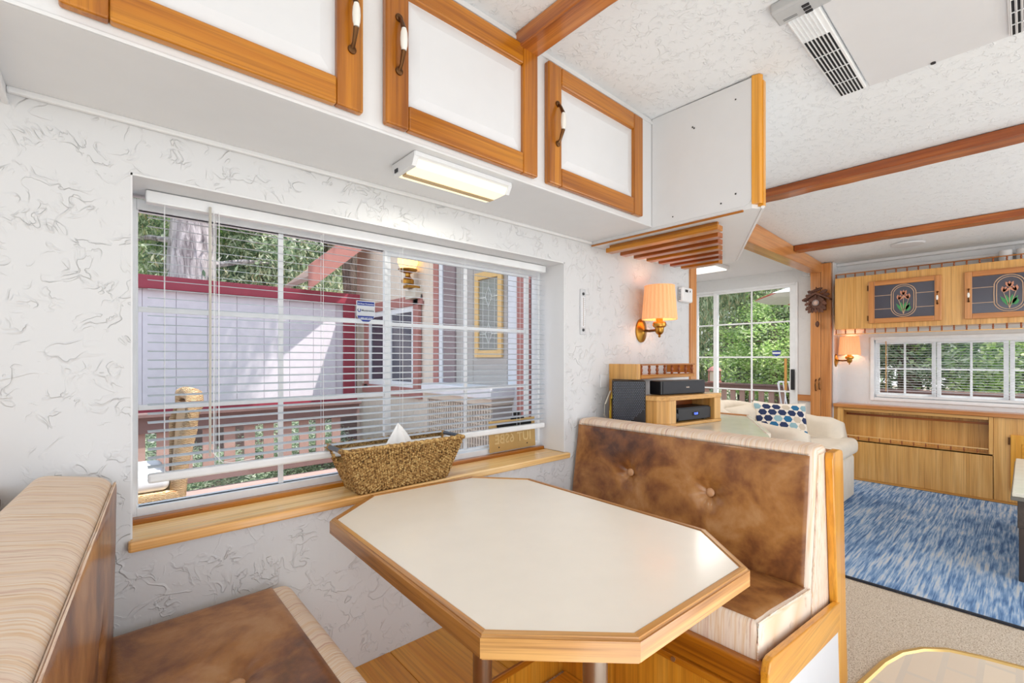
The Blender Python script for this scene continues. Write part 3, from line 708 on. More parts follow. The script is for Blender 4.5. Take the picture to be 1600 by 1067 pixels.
bm = nb(); prism(bm, [(-.20, 0), (-.165, 0), (-.165, .46), (-.255+.0, .46), (-.255, .40)], .31, .33, 'Y'); box(bm, -.262, -.245, .31, 1.55, .40, .90); ob('back_board', bm, AMB['Z'], lb)
# small wood cabinet behind the left bench
cw = thing('small_wood_cabinet', 'small honey wood cabinet behind the left bench with a round knob', 'cabinet', (-.5, 1.4, .3))
B('carcass', (-.8, -.275, 1.22, 1.55, .0, .905), OAKL['Z'], cw); B('top', (-.8, -.19, 1.18, 1.555, .906, .93), OAKL['X'], cw, bev=.003)
bm = nb(); lathe(bm, [(.006, 0), (.011, .006), (.013, .013), (.009, .02)], (-.19, 1.47, .908), 12, 'X'); ob('knob', bm, M['bronze'], cw, smooth=True)
# ------------------------------------------------------------------ basket with tissues
bk = thing('woven_basket', 'rectangular woven seagrass basket with dark rod handles on the window sill', 'basket', (.84, 1.60, .745))
def wall_pt(t, h):   # t around the perimeter 0..1, h 0..1
    Lx = .355+.13*h; Ly = .125+.045*h; per = 2*(Lx+Ly); d = t*per; cx_, cy_ = .842, 1.606
    if d < Lx: p = (-Lx/2+d, -Ly/2); s = 0
    elif d < Lx+Ly: p = (Lx/2, -Ly/2+d-Lx); s = 1
    elif d < 2*Lx+Ly: p = (Lx/2-(d-Lx-Ly), Ly/2); s = 2
    else: p = (-Lx/2, Ly/2-(d-2*Lx-Ly)); s = 3
    zt = .155
    return Vector((cx_+p[0], cy_+p[1], .747+h*zt)), s, (d-Lx if s == 1 else d-2*Lx-Ly)/Ly if s in (1, 3) else 0
bm = nb(); rnd = random.Random(3); cols = 118
for c in range(cols):
    t = (c+.5)/cols
    for k in range(17):
        h = (k+.5)/17+(.5/17 if c % 2 else 0)-.01
        if h > 1: continue
        p, s, q = wall_pt(t, h)
        if s in (1, 3) and h > .66 and .2 < q < .8: continue
        ro = Matrix.Rotation(rnd.uniform(-.5, .5), 4, 'X') @ Matrix.Rotation(rnd.uniform(-.6, .6), 4, 'Y')
        sc_ = Matrix.Diagonal((.0062*rnd.uniform(.8, 1.3), .0062*rnd.uniform(.8, 1.3), .0068, 1))
        bmesh.ops.create_icosphere(bm, subdivisions=1, radius=1, matrix=Matrix.Translation(p+Vector((rnd.uniform(-1, 1), rnd.uniform(-1, 1), 0))*.0012) @ ro @ sc_)
ob('weave', bm, M['grass'], bk, kind='stuff', smooth='full')
bm = nb()   # inner lining so the weave is closed
for s0, s1 in ((0, 1),):
    ring = []
    for h in (0, .64):
        Lx = .345+.13*h; Ly = .115+.045*h
        ring.append([bm.verts.new((.842+a*Lx/2, 1.606+b*Ly/2, .747+h*.155)) for a, b in ((-1,-1), (1,-1), (1,1), (-1,1))])
    for k in range(4): bm.faces.new((ring[0][k], ring[0][(k+1) % 4], ring[1][(k+1) % 4], ring[1][k]))
    bm.faces.new(ring[0])
    for b in (-1, 1):
        Lx1, Ly1, Lx0, Ly0 = .345+.13, .115+.045, .345+.13*.64, .115+.045*.64
        q = [bm.verts.new(p) for p in ((.842-Lx0/2, 1.606+b*Ly0/2, .747+.64*.155), (.842+Lx0/2, 1.606+b*Ly0/2, .747+.64*.155), (.842+Lx1/2, 1.606+b*Ly1/2, .747+.155), (.842-Lx1/2, 1.606+b*Ly1/2, .747+.155))]
        bm.faces.new(q)
ob('liner', bm, M['grass'], bk)
bm = nb(); zt = .903
for pts in ([(-.2425, -.045), (-.2425, -.085), (.2425, -.085), (.2425, -.045)], [(-.2425, .045), (-.2425, .085), (.2425, .085), (.2425, .045)]):
    P_ = []
    for (a, b) in pts: P_.append(Vector((.842+a, 1.606+b, zt)))
    dense = []
    for a, b in zip(P_, P_[1:]):
        n = max(2, int((b-a).length/.008))
        for i in range(n): dense.append(a.lerp(b, i/n)+Vector((0, rnd.uniform(-.0012, .0012), rnd.uniform(-.001, .001))))
    dense.append(P_[-1]); tube(bm, dense, [.0085+.0014*math.sin(i*1.9) for i in range(len(dense))], 7)
ob('rim', bm, M['grass'], bk, smooth='full')
for s in (-1, 1):
    bm = nb(); tube(bm, [(.842+s*.2425, 1.606-.05, zt), (.842+s*.2425, 1.606+.05, zt)], .0085, 12); ob('handle', bm, plain('dark_handle_rod', (70,78,92), .3), bk, smooth=True)
tbx = thing('tissue_box', 'white tissue box with a tissue pulled up inside the woven basket', 'tissue box', (.84, 1.606, .75))
B('box', (.735, .965, 1.566, 1.646, .75, .868), M['tissue'], tbx, bev=.003)
bm = nb()
def tis(u, v):
    a = u*2*PI; r = (1-v)**.8; fold = 1+.28*math.sin(a*4+v*2)*(1-v*.4)
    return (.850+.062*r*fold*math.cos(a)-.01*v, 1.606+.022*r*fold*math.sin(a)+.004*math.sin(v*6), .866+.102*v+.006*math.sin(a*3)*v)
grid(bm, tis, 40, 12); bmesh.ops.remove_doubles(bm, verts=bm.verts[:], dist=.0002); ob('tissue', bm, M['tissue'], tbx, smooth='full')
# plate leaning in the window corner, seen from behind so its characters read backwards
lp = thing('number_plate', 'worn gold embossed number plate in a bracket, seen from behind in the window corner', 'number plate', (1.5, 1.72, .757))
pm = Matrix.Translation((1.545, 1.722, .762)) @ Matrix.Rotation(math.radians(-3), 4, 'X')
def pb(name, d, mat, bev=.001, parent=lp):
    bm = nb(); box(bm, *d, bev=bev); bm.transform(pm); return ob(name, bm, mat, parent)
pb('plate', (-.16, .15, 0, .0015, 0, .152), M['gold'], .0006); pb('bracket', (-.11, .12, -.006, -.001, .118, .136), M['slot'])
pb('bracket_tab', (-.02, .07, -.006, -.001, .150, .166), M['slot']); pb('bracket_tab', (.0, .05, -.006, -.001, .168, .188), M['slot'])
for x in (-.10, .09): pb('bolt_hole', (x-.003, x+.003, -.0012, -.0002, .018, .024), M['slot'], 0)
mm = pm @ facing((-.005, -.001, .058), (-1, 0, 0), (0, 0, 1))
text_mesh('raised_character', 'IUT 6SBE', .064, plain('embossed_gold', (232,206,150), .3, .5), lp, mm, .0012, True)
mm = pm @ facing((-.005, -.001, .108), (-1, 0, 0), (0, 0, 1)); text_mesh('raised_character', 'CALIFORNIA', .017, M['ink'], lp, mm, .0006, True)
# security sticker on the glass
sk = thing('security_sticker', 'blue and white shield shaped security sticker on the large window', 'sticker', (.77, 1.728, 1.36))
def shield(x0, x1, z0, z1, inset_=0):
    pts = [(x0+inset_, z1-inset_), (x0+inset_, z0+(z1-z0)*.3)]
    for i in range(9):
        t = i/8; pts.append((x0+inset_+(x1-x0-2*inset_)*t, z0+inset_+(z1-z0)*.3*abs(2*t-1)**1.8))
    pts += [(x1-inset_, z0+(z1-z0)*.3), (x1-inset_, z1-inset_)]
    out = []
    for p in pts:
        if not out or (abs(p[0]-out[-1][0])+abs(p[1]-out[-1][1])) > 1e-4: out.append(p)
    return out[::-1]
sx0, sx1, sz0, sz1 = .728, .804, 1.36, 1.446
bm = nb(); prism(bm, shield(sx0, sx1, sz0, sz1), 1.7290, 1.7296, 'Y'); ob('backing', bm, M['stickw'], sk)
B('blue_band', (sx0+.003, sx1-.003, 1.7284, 1.7289, sz1-.021, sz1-.003), M['sticker'], sk, bev=0)
bm = nb(); prism(bm, [(sx0+.004, sz0+.027), (sx1-.004, sz0+.027), (sx1-.008, sz0+.017), ((sx0+sx1)/2+.012, sz0+.005), ((sx0+sx1)/2-.012, sz0+.005), (sx0+.008, sz0+.017)], 1.7284, 1.7289, 'Y'); ob('blue_point', bm, M['sticker'], sk)
text_mesh('lettering', '24 Hour Protection', .0083, M['stickw'], sk, facing(((sx0+sx1)/2, 1.7282, sz1-.012), (1,0,0), (0,0,1)), .0001, True)
text_mesh('lettering', 'Monitronics', .0105, M['ink'], sk, facing(((sx0+sx1)/2+.008, 1.7286, sz0+.048), (1,0,0), (0,0,1)), .0001, True)
text_mesh('lettering', '1-800-447-9239', .0085, M['stickw'], sk, facing(((sx0+sx1)/2, 1.7282, sz0+.018), (1,0,0), (0,0,1)), .0001, True)
bm = nb(); tube(bm, [(sx0+.011+.006*math.cos(a), 1.7286, sz0+.049+.006*math.sin(a)) for a in [PI*.75+i*PI*1.5/10 for i in range(11)]], .0018, 5); ob('emblem', bm, M['sticker'], sk)

# ------------------------------------------------------------------ wall fittings
tm = thing('thermometer', 'slim clear wall thermometer on the plaster right of the window', 'thermometer', (1.88, 1.55, 1.345))
B('plate', (1.86, 1.903, 1.553, 1.559, 1.345, 1.585), plain('clear_acrylic', (206,208,212), .15, coat=.5), tm, bev=.003)
for z in (1.37, 1.56):
    bm = nb(); lathe(bm, [(.008, 0), (.008, -.003)], (1.8815, 1.553, z), 12, 'Y'); ob('screw', bm, M['blackg'], tm)
B('scale', (1.866, 1.897, 1.5522, 1.553, 1.385, 1.545), M['stickw'], tm, bev=0)
bm = nb(); tube(bm, [(1.8815, 1.5515, 1.39), (1.8815, 1.5515, 1.54)], .0018, 6); ob('glass_tube', bm, M['steel'], tm)
bm = nb()
for i in range(15): box(bm, 1.868, 1.874, 1.5518, 1.5522, 1.39+i*.0105, 1.391+i*.0105); box(bm, 1.889, 1.895, 1.5518, 1.5522, 1.39+i*.0105, 1.391+i*.0105)
ob('scale_mark', bm, M['ink'], tm)
ts = thing('thermostat', 'small white thermostat with a dark display beside the wood trim', 'thermostat', (2.95, 1.54, 1.6))
B('body', (2.87, 3.015, 1.522, 1.559, 1.6, 1.70), M['vinyl'], ts, bev=.012); B('display', (2.905, 2.94, 1.5195, 1.5215, 1.665, 1.682), M['blackg'], ts, bev=0)
B('button', (2.965, 2.975, 1.5195, 1.5215, 1.668, 1.68), M['blackg'], ts, bev=.001)
bm = nb(); 
for i in range(7): box(bm, 2.8692, 2.8699, 1.535, 1.55, 1.615+i*.01, 1.619+i*.01)
ob('vent_slit', bm, M['blackg'], ts)
def sconce(loc, label, scale=1.0):
    """built about the origin: wall plane is Y=0, lamp projects to -Y; origin at plate centre"""
    r = thing('wall_sconce', label, 'wall lamp', (0, 0, 0), 'pleated shade wall sconces')
    bm = nb(); lathe(bm, [(.072, 0), (.07, -.008), (.055, -.013), (.03, -.02), (.018, -.026)], (0, 0, 0), 28, 'Y')
    for v in bm.verts: v.co.x *= .78
    ob('back_plate', bm, M['brass'], r, smooth=True)
    bm = nb(); tube(bm, [(0, -.02, 0), (0, -.06, -.004), (0, -.115, 0)], .008, 10); ob('arm', bm, M['bronze'], r, smooth=True)
    bm = nb(); lathe(bm, [(.004, -.045), (.008, -.038), (.006, -.03), (.016, -.024), (.024, -.012), (.026, .012), (.036, .018), (.04, .03), (.036, .045), (.02, .05), (.018, .07)], (0, -.125, 0), 20); ob('socket', bm, M['brass'], r, smooth=True)
    bm = nb(); lathe(bm, [(.0035, -.0), (.004, .01)], (0.028, -.125, -.008), 8, 'X'); ob('switch_key', bm, M['bronze'], r)
    bm = nb(); n = 96; rings = []
    for h, rr in ((.062, .097), (.066, .098), (.155, .091), (.252, .083), (.256, .083)):
        rings.append([bm.verts.new(((rr+(.0022 if k % 4 in (0, 1) else -.0022))*math.cos(2*PI*k/n), -.125+(rr+(.0022 if k % 4 in (0, 1) else -.0022))*math.sin(2*PI*k/n), h)) for k in range(n)])
    for A, B_ in zip(rings, rings[1:]):
        for k in range(n): bm.faces.new((A[k], A[(k+1) % n], B_[(k+1) % n], B_[k]))
    sh = ob('lamp_shade', bm, M['shade'], r, label='pleated peach fabric shade')
    for h, rr in ((.062, .0985), (.256, .0845)):
        bm = nb(); tube(bm, [(rr*math.cos(2*PI*k/32), -.125+rr*math.sin(2*PI*k/32), h) for k in range(32)], .0025, 5, closed=True); ob('shade_band', bm, M['shade'], sh)
    r.location = loc; r.scale = (scale,)*3
    return r
s1 = sconce((2.43, 1.558, 1.388), 'brass wall sconce with a peach pleated shade near the thermostat')
light('POINT', 'sconce_bulb', (2.43, 1.433, 1.53), .9, (1, .8, .55), .02)
s2 = copy_tree(s1, (5.725, 1.334, 1.20), label='brass wall sconce with a peach pleated shade left of the far window'); s2.scale = (.95,)*3
light('POINT', 'sconce_bulb', (5.725, 1.21, 1.33), .9, (1, .8, .55), .02)

# ------------------------------------------------------------------ desk and hi-fi behind the bench
dk = thing('built_in_desk', 'pale laminate desk with clipped corners behind the dinette bench', 'desk', (2.5, 1.2, 0))
dpts = [(2.085, 1.5585), (2.085, .70), (2.36, .82), (3.0, 1.16), (3.0, 1.5585)]
bm = nb(); prism(bm, dpts, .835, .86, 'Z', .002); dt = ob('desk_top', bm, M['creamdesk'], dk)
bm = nb(); prism(bm, [(2.36, .808), (3.01, 1.155), (2.996, 1.166), (2.355, .825)], .832, .866, 'Z', .003); ob('edge_band', bm, M['cream'], dk)
bm = nb(); prism(bm, [(2.998, 1.16), (3.014, 1.155), (3.014, 1.5585), (2.998, 1.5585)], .832, .868, 'Z', .003); ob('edge_band', bm, FRAMEW['Y'], dk, label='wooden back edge strip')
B('cabinet_body', (2.10, 2.95, 1.16, 1.555, 0, .832), OAKL['Z'], dk)
wc = thing('wall_shelf_cabinet', 'honey wood wall shelf with a spindle gallery above the soundbar', 'shelf', (2.4, 1.47, 1.108))
B('side_panel', (2.112, 2.128, 1.38, 1.558, 1.106, 1.19), OAKL['Z'], wc, bev=.001)
B('end_block', (2.129, 2.15, 1.38, 1.395, 1.106, 1.19), OAKL['Z'], wc, bev=.001)
B('shelf_board', (2.151, 2.74, 1.375, 1.558, 1.108, 1.126), PINE['X'], wc, bev=.003)
B('gallery_rail', (2.151, 2.75, 1.376, 1.392, 1.181, 1.19), PINE['X'], wc, bev=.002)
B('gallery_rail', (2.151, 2.745, 1.377, 1.392, 1.1265, 1.131), PINE['X'], wc, bev=.001)
B('side_panel', (2.731, 2.745, 1.395, 1.558, 1.132, 1.18), PINE['Z'], wc, bev=.001)
B('back_strip', (2.112, 2.13, 1.535, 1.558, .862, 1.105), OAKL['Z'], wc, bev=.001)
def spindle_bm(h, r=.0055):
    bm = nb(); lathe(bm, [(r*.6, 0), (r, h*.12), (r*.55, h*.25), (r*.9, h*.38), (r*1.05, h*.5), (r*.9, h*.62), (r*.55, h*.75), (r, h*.88), (r*.6, h)], (0, 0, 0), 8); return bm
bm = spindle_bm(.05, .009); bm.transform(Matrix.Translation((2.162, 1.384, 1.131))); sp = ob('spindle', bm, M['gravel'], wc, smooth=True)
for i in range(1, 8): rep(sp, wc, (i*.0805, 0, 0))
cab = nb(); tube(cab, [(2.10, 1.52, 1.05), (2.055, 1.50, 1.0), (2.03, 1.49, .94), (2.045, 1.50, .89), (2.075, 1.50, .87)], .005, 6)
ob('cable', cab, M['yellow'], smooth=True, label='loose yellow cable looping beside the black speaker, nearer the wall', cat='cable', group='yellow cables')
cab = nb(); tube(cab, [(2.10, 1.54, 1.04), (2.04, 1.53, .97), (2.015, 1.52, .92), (2.07, 1.53, .865)], .004, 6)
ob('cable', cab, plain('white_cable', (236,230,214), .5), smooth=True, label='thin white cable behind the yellow cable at the bench corner', cat='cable')
bm = nb(); box(bm, 2.03, 2.085, 1.553, 1.559, 1.06, 1.13, .002); ob('wall_socket', bm, M['white'], label='white wall socket plate above the yellow cable', cat='socket')
spk = thing('subwoofer', 'black box speaker with a dimpled front left of the receiver stand', 'speaker', (2.08, 1.40, .862))
def rotm(c, deg): return Matrix.Translation(c) @ Matrix.Rotation(math.radians(deg), 4, 'Z')
sm = rotm((2.068, 1.397, .862), -52)   # local: front is -Y
def sb(name, d, mat, par, bev=.003, m=None):
    bm = nb(); box(bm, *d, bev=bev); bm.transform(m or sm); return ob(name, bm, mat, par)
sb('cabinet', (-.085, .085, 0, .11, 0, .24), M['black'], spk, .004)
bm = nb()
for i in range(18):
    for j in range(26):
        x = -.079+i*.0094+(.0047 if j % 2 else 0); z = .012+j*.0087
        if x > .08 or z < .02+max(0, (x+.0)*.9) : continue
        q = bmesh.ops.create_cone(bm, segments=4, radius1=.0038, radius2=.0018, depth=.004, cap_ends=True, matrix=sm @ Matrix.Translation((x, -.0022, z)) @ Matrix.Rotation(PI/2, 4, 'X'))
ob('grille_studs', bm, plain('stud_glint', (112,120,136), .3), spk, kind='stuff')  # bluish highlights of the dark dimples put into the stud colour
sd = thing('receiver_stand', 'open fronted honey wood stand holding the receiver', 'stand', (2.42, 1.28, .861))
tm_ = rotm((2.42, 1.20, .861), -8.8)
pts = [(-.315, .09), (-.295, .03), (-.225, 0), (.225, 0), (.225, .16), (-.315, .16)]
for z0, z1 in ((0, .016), (.137, .162)):
    bm = nb(); prism(bm, pts, z0, z1, 'Z', .002); bm.transform(tm_); ob('board', bm, OAKL['X'], sd)
bm = nb(); prism(bm, [(-.305, .09), (-.287, .035), (-.222, .006), (-.17, .006), (-.17, .02), (-.26, .05), (-.27, .15), (-.305, .15)], .0165, .1365, 'Z'); bm.transform(tm_); ob('side_panel', bm, OAKL['Z'], sd)
sb('side_panel', (.165, .223, .004, .155, .0165, .1365), OAKL['Z'], sd, .002, tm_)
sb('back_panel', (-.255, .16, .145, .157, .0165, .1365), RED['X'], sd, .001, tm_)
rc = thing('receiver', 'black audio receiver with a blue lit display inside the wood stand', 'receiver', (2.42, 1.27, .878))
sb('case', (-.165, .155, .03, .14, .022, .092), M['black'], rc, .003, tm_); sb('face_plate', (-.13, .155, .022, .0295, .024, .086), M['blackg'], rc, .001, tm_)
sb('display', (-.01, .05, .0205, .0215, .045, .064), M['slot'], rc, 0, tm_)
text_mesh('lit_digits', '12:05', .016, M['led'], rc, tm_ @ facing((.02, .0202, .0545), (1,0,0), (0,0,1)), .0001, True)
bm = nb(); lathe(bm, [(.017, 0), (.017, -.012), (.012, -.015)], (-.148, .030, .05), 16, 'Y'); bm.transform(tm_); ob('volume_knob', bm, M['blackg'], rc, smooth=True)
for x in (-.12, .13): sb('foot', (x-.012, x+.012, .04, .12, .0165, .022), M['slot'], rc, 0, tm_)
sbx = thing('soundbar', 'long black soundbar lying on top of the receiver stand', 'soundbar', (2.5, 1.27, 1.025))
t2 = rotm((2.375, 1.27, .861), -13)
sb('body', (-.165, .185, -.01, .07, .1635, .238), M['black'], sbx, .004, t2); sb('grille', (-.15, .178, -.0135, -.0102, .168, .233), plain('grille_cloth', (54,56,62), .7), sbx, .001, t2)
text_mesh('badge', 'BOSE', .010, M['steel'], sbx, t2 @ facing((.04, -.0137, .20), (1,0,0), (0,0,1)), .0001, True)

# ------------------------------------------------------------------ sliding glass door
d1 = thing('door_1', None, None, (5.8, 2.3, 0), kind='structure')
def fr(name, y0, y1, z0, z1, x0=5.76, x1=5.80, m='vinyl', par=d1, bev=.002): return B(name, (x0, x1, y0, y1, z0, z1), M[m], par, bev=bev)
fr('door_frame', 1.69, 1.715, 0, 2.07, 5.74, 5.84); fr('door_frame', 2.905, 2.93, 0, 2.07, 5.74, 5.84); fr('door_frame', 1.716, 2.904, 2.045, 2.07, 5.741, 5.84); fr('door_frame', 1.716, 2.904, 0, .03, 5.742, 5.84)
for (a, b, x) in ((1.715, 2.64, 5.755), (2.60, 2.905, 5.795)):
    sh = nb(); sw = .045; ncol = 2 if b-a > .5 else 1
    box(sh, x, x+.03, a, a+(.06 if ncol == 2 else .03), .03, 2.045, .002); box(sh, x, x+.03, b-sw, b, .03, 2.045, .002)
    box(sh, x+.001, x+.029, a+(.06 if ncol == 2 else .03), b-sw, .03, .10, .002); box(sh, x+.001, x+.029, a+(.06 if ncol == 2 else .03), b-sw, 2.02, 2.045, .002); sh = ob('door_leaf', sh, M['vinyl'], d1)
    c0, c1 = a+(.06 if ncol == 2 else .03), b-sw
    zs = [.10, .445, .845, 1.235, 1.64, 2.02]
    if ncol == 2: B('muntin', (x+.008, x+.02, (c0+c1)/2-.009, (c0+c1)/2+.009, .10, 2.02), M['vinyl'], sh, bev=.001)
    for z in zs[1:-1]: B('muntin', (x+.009, x+.019, c0+.0006, c1-.0006, z-.009, z+.009), M['vinyl'], sh, bev=.001)
    for i in range(ncol):
        for z0, z1 in zip(zs, zs[1:]): B('pane', (x+.013, x+.015, c0+(c1-c0)*i/ncol+(.009 if i else 0), c0+(c1-c0)*(i+1)/ncol-(.009 if i < ncol-1 else 0), z0+.009, z1-.009), M['glass'], sh, bev=0)
hd = B('door_handle', (5.72, 5.756, 1.725, 1.755, .87, 1.10), M['black'], d1, bev=.005)
bm = nb(); box(bm, 5.742, 5.7425+.012, 1.80, 1.826, .86, 1.22); ob('security_bar', bm, OAKL['Z'], d1)
stk = thing('door_sticker', 'small blue and white shield sticker on the sliding glass door', 'sticker', (5.75, 1.92, 1.25))
bm = nb(); prism(bm, [(1.865, 1.31), (1.955, 1.31), (1.955, 1.265), (1.91, 1.245), (1.865, 1.265)], 5.7535, 5.7545, 'X'); ob('backing', bm, M['sticker'], stk); B('white_band', (5.7525, 5.7533, 1.868, 1.952, 1.27, 1.294), M['stickw'], stk, bev=0)
B('wall_speaker', (5.70, 5.749, 1.565, 1.635, 2.12, 2.19), M['white'], label='small white box fixed high beside the glass door', cat='speaker', bev=.004)
# ------------------------------------------------------------------ cream armchair and pillow
af = thing('armchair', 'cream upholstered barrel armchair in the alcove by the glass door', 'armchair', (4.35, 1.45, 0))
path = [(4.755, 1.06, .665), (4.765, 1.25, .70), (4.76, 1.45, .73), (4.72, 1.65, .765), (4.60, 1.80, .80), (4.40, 1.88, .825), (4.18, 1.88, .825), (3.98, 1.80, .80), (3.86, 1.65, .765), (3.82, 1.45, .73), (3.815, 1.25, .70), (3.825, 1.06, .665)]
bm = nb(); rings = []; th = .075
for i, (x, y, h) in enumerate(path):
    a = Vector(path[max(0, i-1)][:2]); b = Vector(path[min(len(path)-1, i+1)][:2]); d = (b-a).normalized(); nn = Vector((-d.y, d.x))
    prof = [(-th, .12), (-th, h-.06), (-th*.85, h-.02), (-th*.4, h), (th*.4, h), (th*.85, h-.02), (th, h-.06), (th, .12)]
    rings.append([bm.verts.new((x+nn.x*q, y+nn.y*q, z)) for q, z in prof])
for A, B_ in zip(rings, rings[1:]):
    for k in range(8): bm.faces.new((A[k], A[(k+1) % 8], B_[(k+1) % 8], B_[k]))
bm.faces.new(rings[0]); bm.faces.new(rings[-1][::-1]); bmesh.ops.recalc_face_normals(bm, faces=bm.faces[:])
bmesh.ops.subdivide_edges(bm, edges=[e for e in bm.edges], cuts=1, use_grid_fill=True, smooth=.6)
ob('back_and_arms', bm, M['sofa'], af, smooth='full')
bm = nb(); box(bm, 3.88, 4.82, .985, 1.12, .04, .40, .03, 4); box(bm, 3.9, 4.7, 1.1, 1.8, .04, .38, .02); ob('base', bm, M['sofa'], af, smooth=True)
bm = nb(); box(bm, 3.90, 4.83, .955, 1.78, .402, .54, .05, 5); ob('seat_cushion', bm, M['sofa'], af, smooth=True)
bm = nb(); box(bm, 3.99, 4.6, 1.60, 1.80, .53, .79, .07, 5); ob('back_cushion', bm, M['sofa'], af, smooth=True)
pl = thing('hexagon_pillow', 'cushion with blue, navy and taupe hexagons leaning in the cream armchair', 'cushion', (4.42, 1.4, .54))
pr = Vector((.62, -.78, .0)).normalized(); pu = Vector((.05, .52, .85)).normalized(); pn = pr.cross(pu).normalized(); pu = pn.cross(pr)
PM = Matrix.Translation((4.42, 1.43, .62)) @ Matrix((pr, pu, pn)).transposed().to_4x4() @ Matrix.Rotation(math.radians(-3), 4, 'Z')
def pil(u, v, s=1):
    a, b = u*2-1, v*2-1; pinch = 1-.10*(1-abs(a))*0-.09*(1-abs(b)**2)*(abs(a)**3)-.0; pinch2 = 1-.09*(1-abs(a)**2)*(abs(b)**3)
    h = .065*(max(0, (1-a*a))**.55)*(max(0, (1-b*b))**.55); return Vector((a*.225*pinch, b*.235*pinch2, s*h))
bm = nb(); grid(bm, lambda u, v: PM @ pil(u, v), 20, 20); grid(bm, lambda u, v: PM @ pil(u, v, -1), 20, 20)
bmesh.ops.remove_doubles(bm, verts=bm.verts[:], dist=.0005); bmesh.ops.recalc_face_normals(bm, faces=bm.faces[:]); ob('cover', bm, M['pilbg'], pl, smooth='full')
hr = .037; rnd = random.Random(11)
for row in range(-5, 6):
    for cc in range(-5, 6):
        x = (cc+(.5 if row % 2 else 0))*.078; y = row*.056
        if abs(x) > .215 or abs(y) > .215: continue
        k = (row*2+cc*3+cc*row) % 5; key = ['navy', 'taupe', 'teal', 'pblue', 'navy'][k]; b_ = nb()
        pts = [(x+hr*math.cos(PI/3*i)*1.0, y+hr*.82*math.sin(PI/3*i)) for i in range(6)]
        pts = [(max(-.219, min(.219, p)), max(-.219, min(.219, q))) for p, q in pts]
        def top(p, q, e=.0016):
            w = pil(p/.45+.5, q/.45+.5); w.z += e; return PM @ w
        sub = []
        cen = top(x, y, .0022)
        cv = b_.verts.new(cen); mid = [b_.verts.new(top(x+(p-x)*.55, y+(q-y)*.55, .0022)) for p, q in pts]; outr = [b_.verts.new(top(p, q)) for p, q in pts]
        for i in range(6):
            j = (i+1) % 6; b_.faces.new((cv, mid[i], mid[j])); b_.faces.new((mid[i], outr[i], outr[j], mid[j]))
        bmesh.ops.recalc_face_normals(b_, faces=b_.faces[:]); ob('hexagon_patch', b_, M[key], pl, smooth='full')
# ------------------------------------------------------------------ cuckoo clock
ck = thing('cuckoo_clock', 'carved dark wooden cuckoo clock hanging on the wood post', 'clock', (5.55, 1.46, 1.75))
CX = 5.595
def Pyz(bm, pts, x0, x1, bev=0): prism(bm, pts, x0, x1, 'X', bev)
cy0, cz0 = 1.452, 1.80
bm = nb(); Pyz(bm, [(cy0-.07, cz0-.08), (cy0+.07, cz0-.08), (cy0+.07, cz0+.03), (cy0, cz0+.09), (cy0-.07, cz0+.03)], CX-.10, CX-.001, .002); ob('case', bm, M['carve'], ck)
for s in (-1, 1):
    bm = nb(); Pyz(bm, [(cy0, cz0+.085), (cy0+s*.118, cz0+.02), (cy0+s*.122, cz0+.034), (cy0, cz0+.107)], CX-.125, CX-.001); ob('roof_slab', bm, M['carve'], ck)
bm = nb(); lathe(bm, [(.034, 0), (.034, -.006), (.028, -.008)], (CX-.102, cy0, cz0-.005), 20, 'X'); ob('dial', bm, M['carve'], ck, smooth=True)
bm = nb(); lathe(bm, [(.020, 0), (.020, -.002)], (CX-.1105, cy0, cz0-.005), 20, 'X'); ob('dial_centre', bm, plain('dial_tan', (196,160,140), .5), ck)
bm = nb()
for k in range(12):
    a = k*PI/6; y, z = cy0+.027*math.cos(a), cz0-.005+.027*math.sin(a); box(bm, CX-.1125, CX-.1105, y-.0022, y+.0022, z-.004, z+.004)
ob('numeral', bm, M['stickw'], ck)
bm = nb(); box(bm, CX-.115, CX-.1135, cy0-.0015, cy0+.0015, cz0-.005, cz0+.014); box(bm, CX-.115, CX-.1135, cy0, cy0+.012, cz0-.0065, cz0-.0035); ob('hand', bm, M['stickw'], ck)
def leaf(bm, y, z, L, ang, x=CX-.108, w=.34):
    c, s = math.cos(ang), math.sin(ang); pts = []
    for t, q in ((0, .06), (.2, .5), (.3, .3), (.5, .95), (.62, .5), (.78, .7), (1, 0), (.78, -.7), (.62, -.5), (.5, -.95), (.3, -.3), (.2, -.5), (0, -.06)):
        a, b = t*L, q*L*w; pts.append((y+a*c-b*s, z+a*s+b*c))
    Pyz(bm, pts, x-.008, x+.004)
lf = []
for (dy, dz, L, an) in ((.045, .01, .065, -.6), (.045, -.025, .07, -.9), (.04, -.05, .065, -1.2), (-.045, .01, .065, PI+.6), (-.045, -.025, .07, PI+.9), (-.04, -.05, .065, PI+1.2), (0, -.055, .055, -PI/2), (.022, -.06, .05, -1.35), (-.022, -.06, .05, PI+1.35), (0, .04, .035, PI/2)):
    bm = nb(); leaf(bm, cy0+dy, cz0+dz, L, an); ob('carved_leaf', bm, M['carve'], ck)
for (dy, dz, L, an) in ((.02, .10, .075, .35), (-.02, .10, .075, PI-.35), (.04, .08, .07, .0), (-.04, .08, .07, PI)):
    bm = nb(); leaf(bm, cy0+dy, cz0+dz, L, an, CX-.05); ob('carved_leaf', bm, M['carve'], ck)
bm = nb(); tube(bm, [(CX-.06, cy0+.05, cz0+.12), (CX-.06, cy0+.02, cz0+.125), (CX-.06, cy0-.02, cz0+.14), (CX-.06, cy0-.05, cz0+.15)], [.004, .018, .016, .005], 8); tube(bm, [(CX-.06, cy0, cz0+.13), (CX-.06, cy0+.01, cz0+.165)], [.012, .004], 8); ob('carved_bird', bm, M['carve'], ck, smooth=True)
for dy in (-.012, .012):
    bm = nb(); tube(bm, [(CX-.05, cy0+dy, cz0-.08), (CX-.05, cy0+dy*.8, cz0-.19)], .0018, 5); ob('chain', bm, M['bronze'], ck)
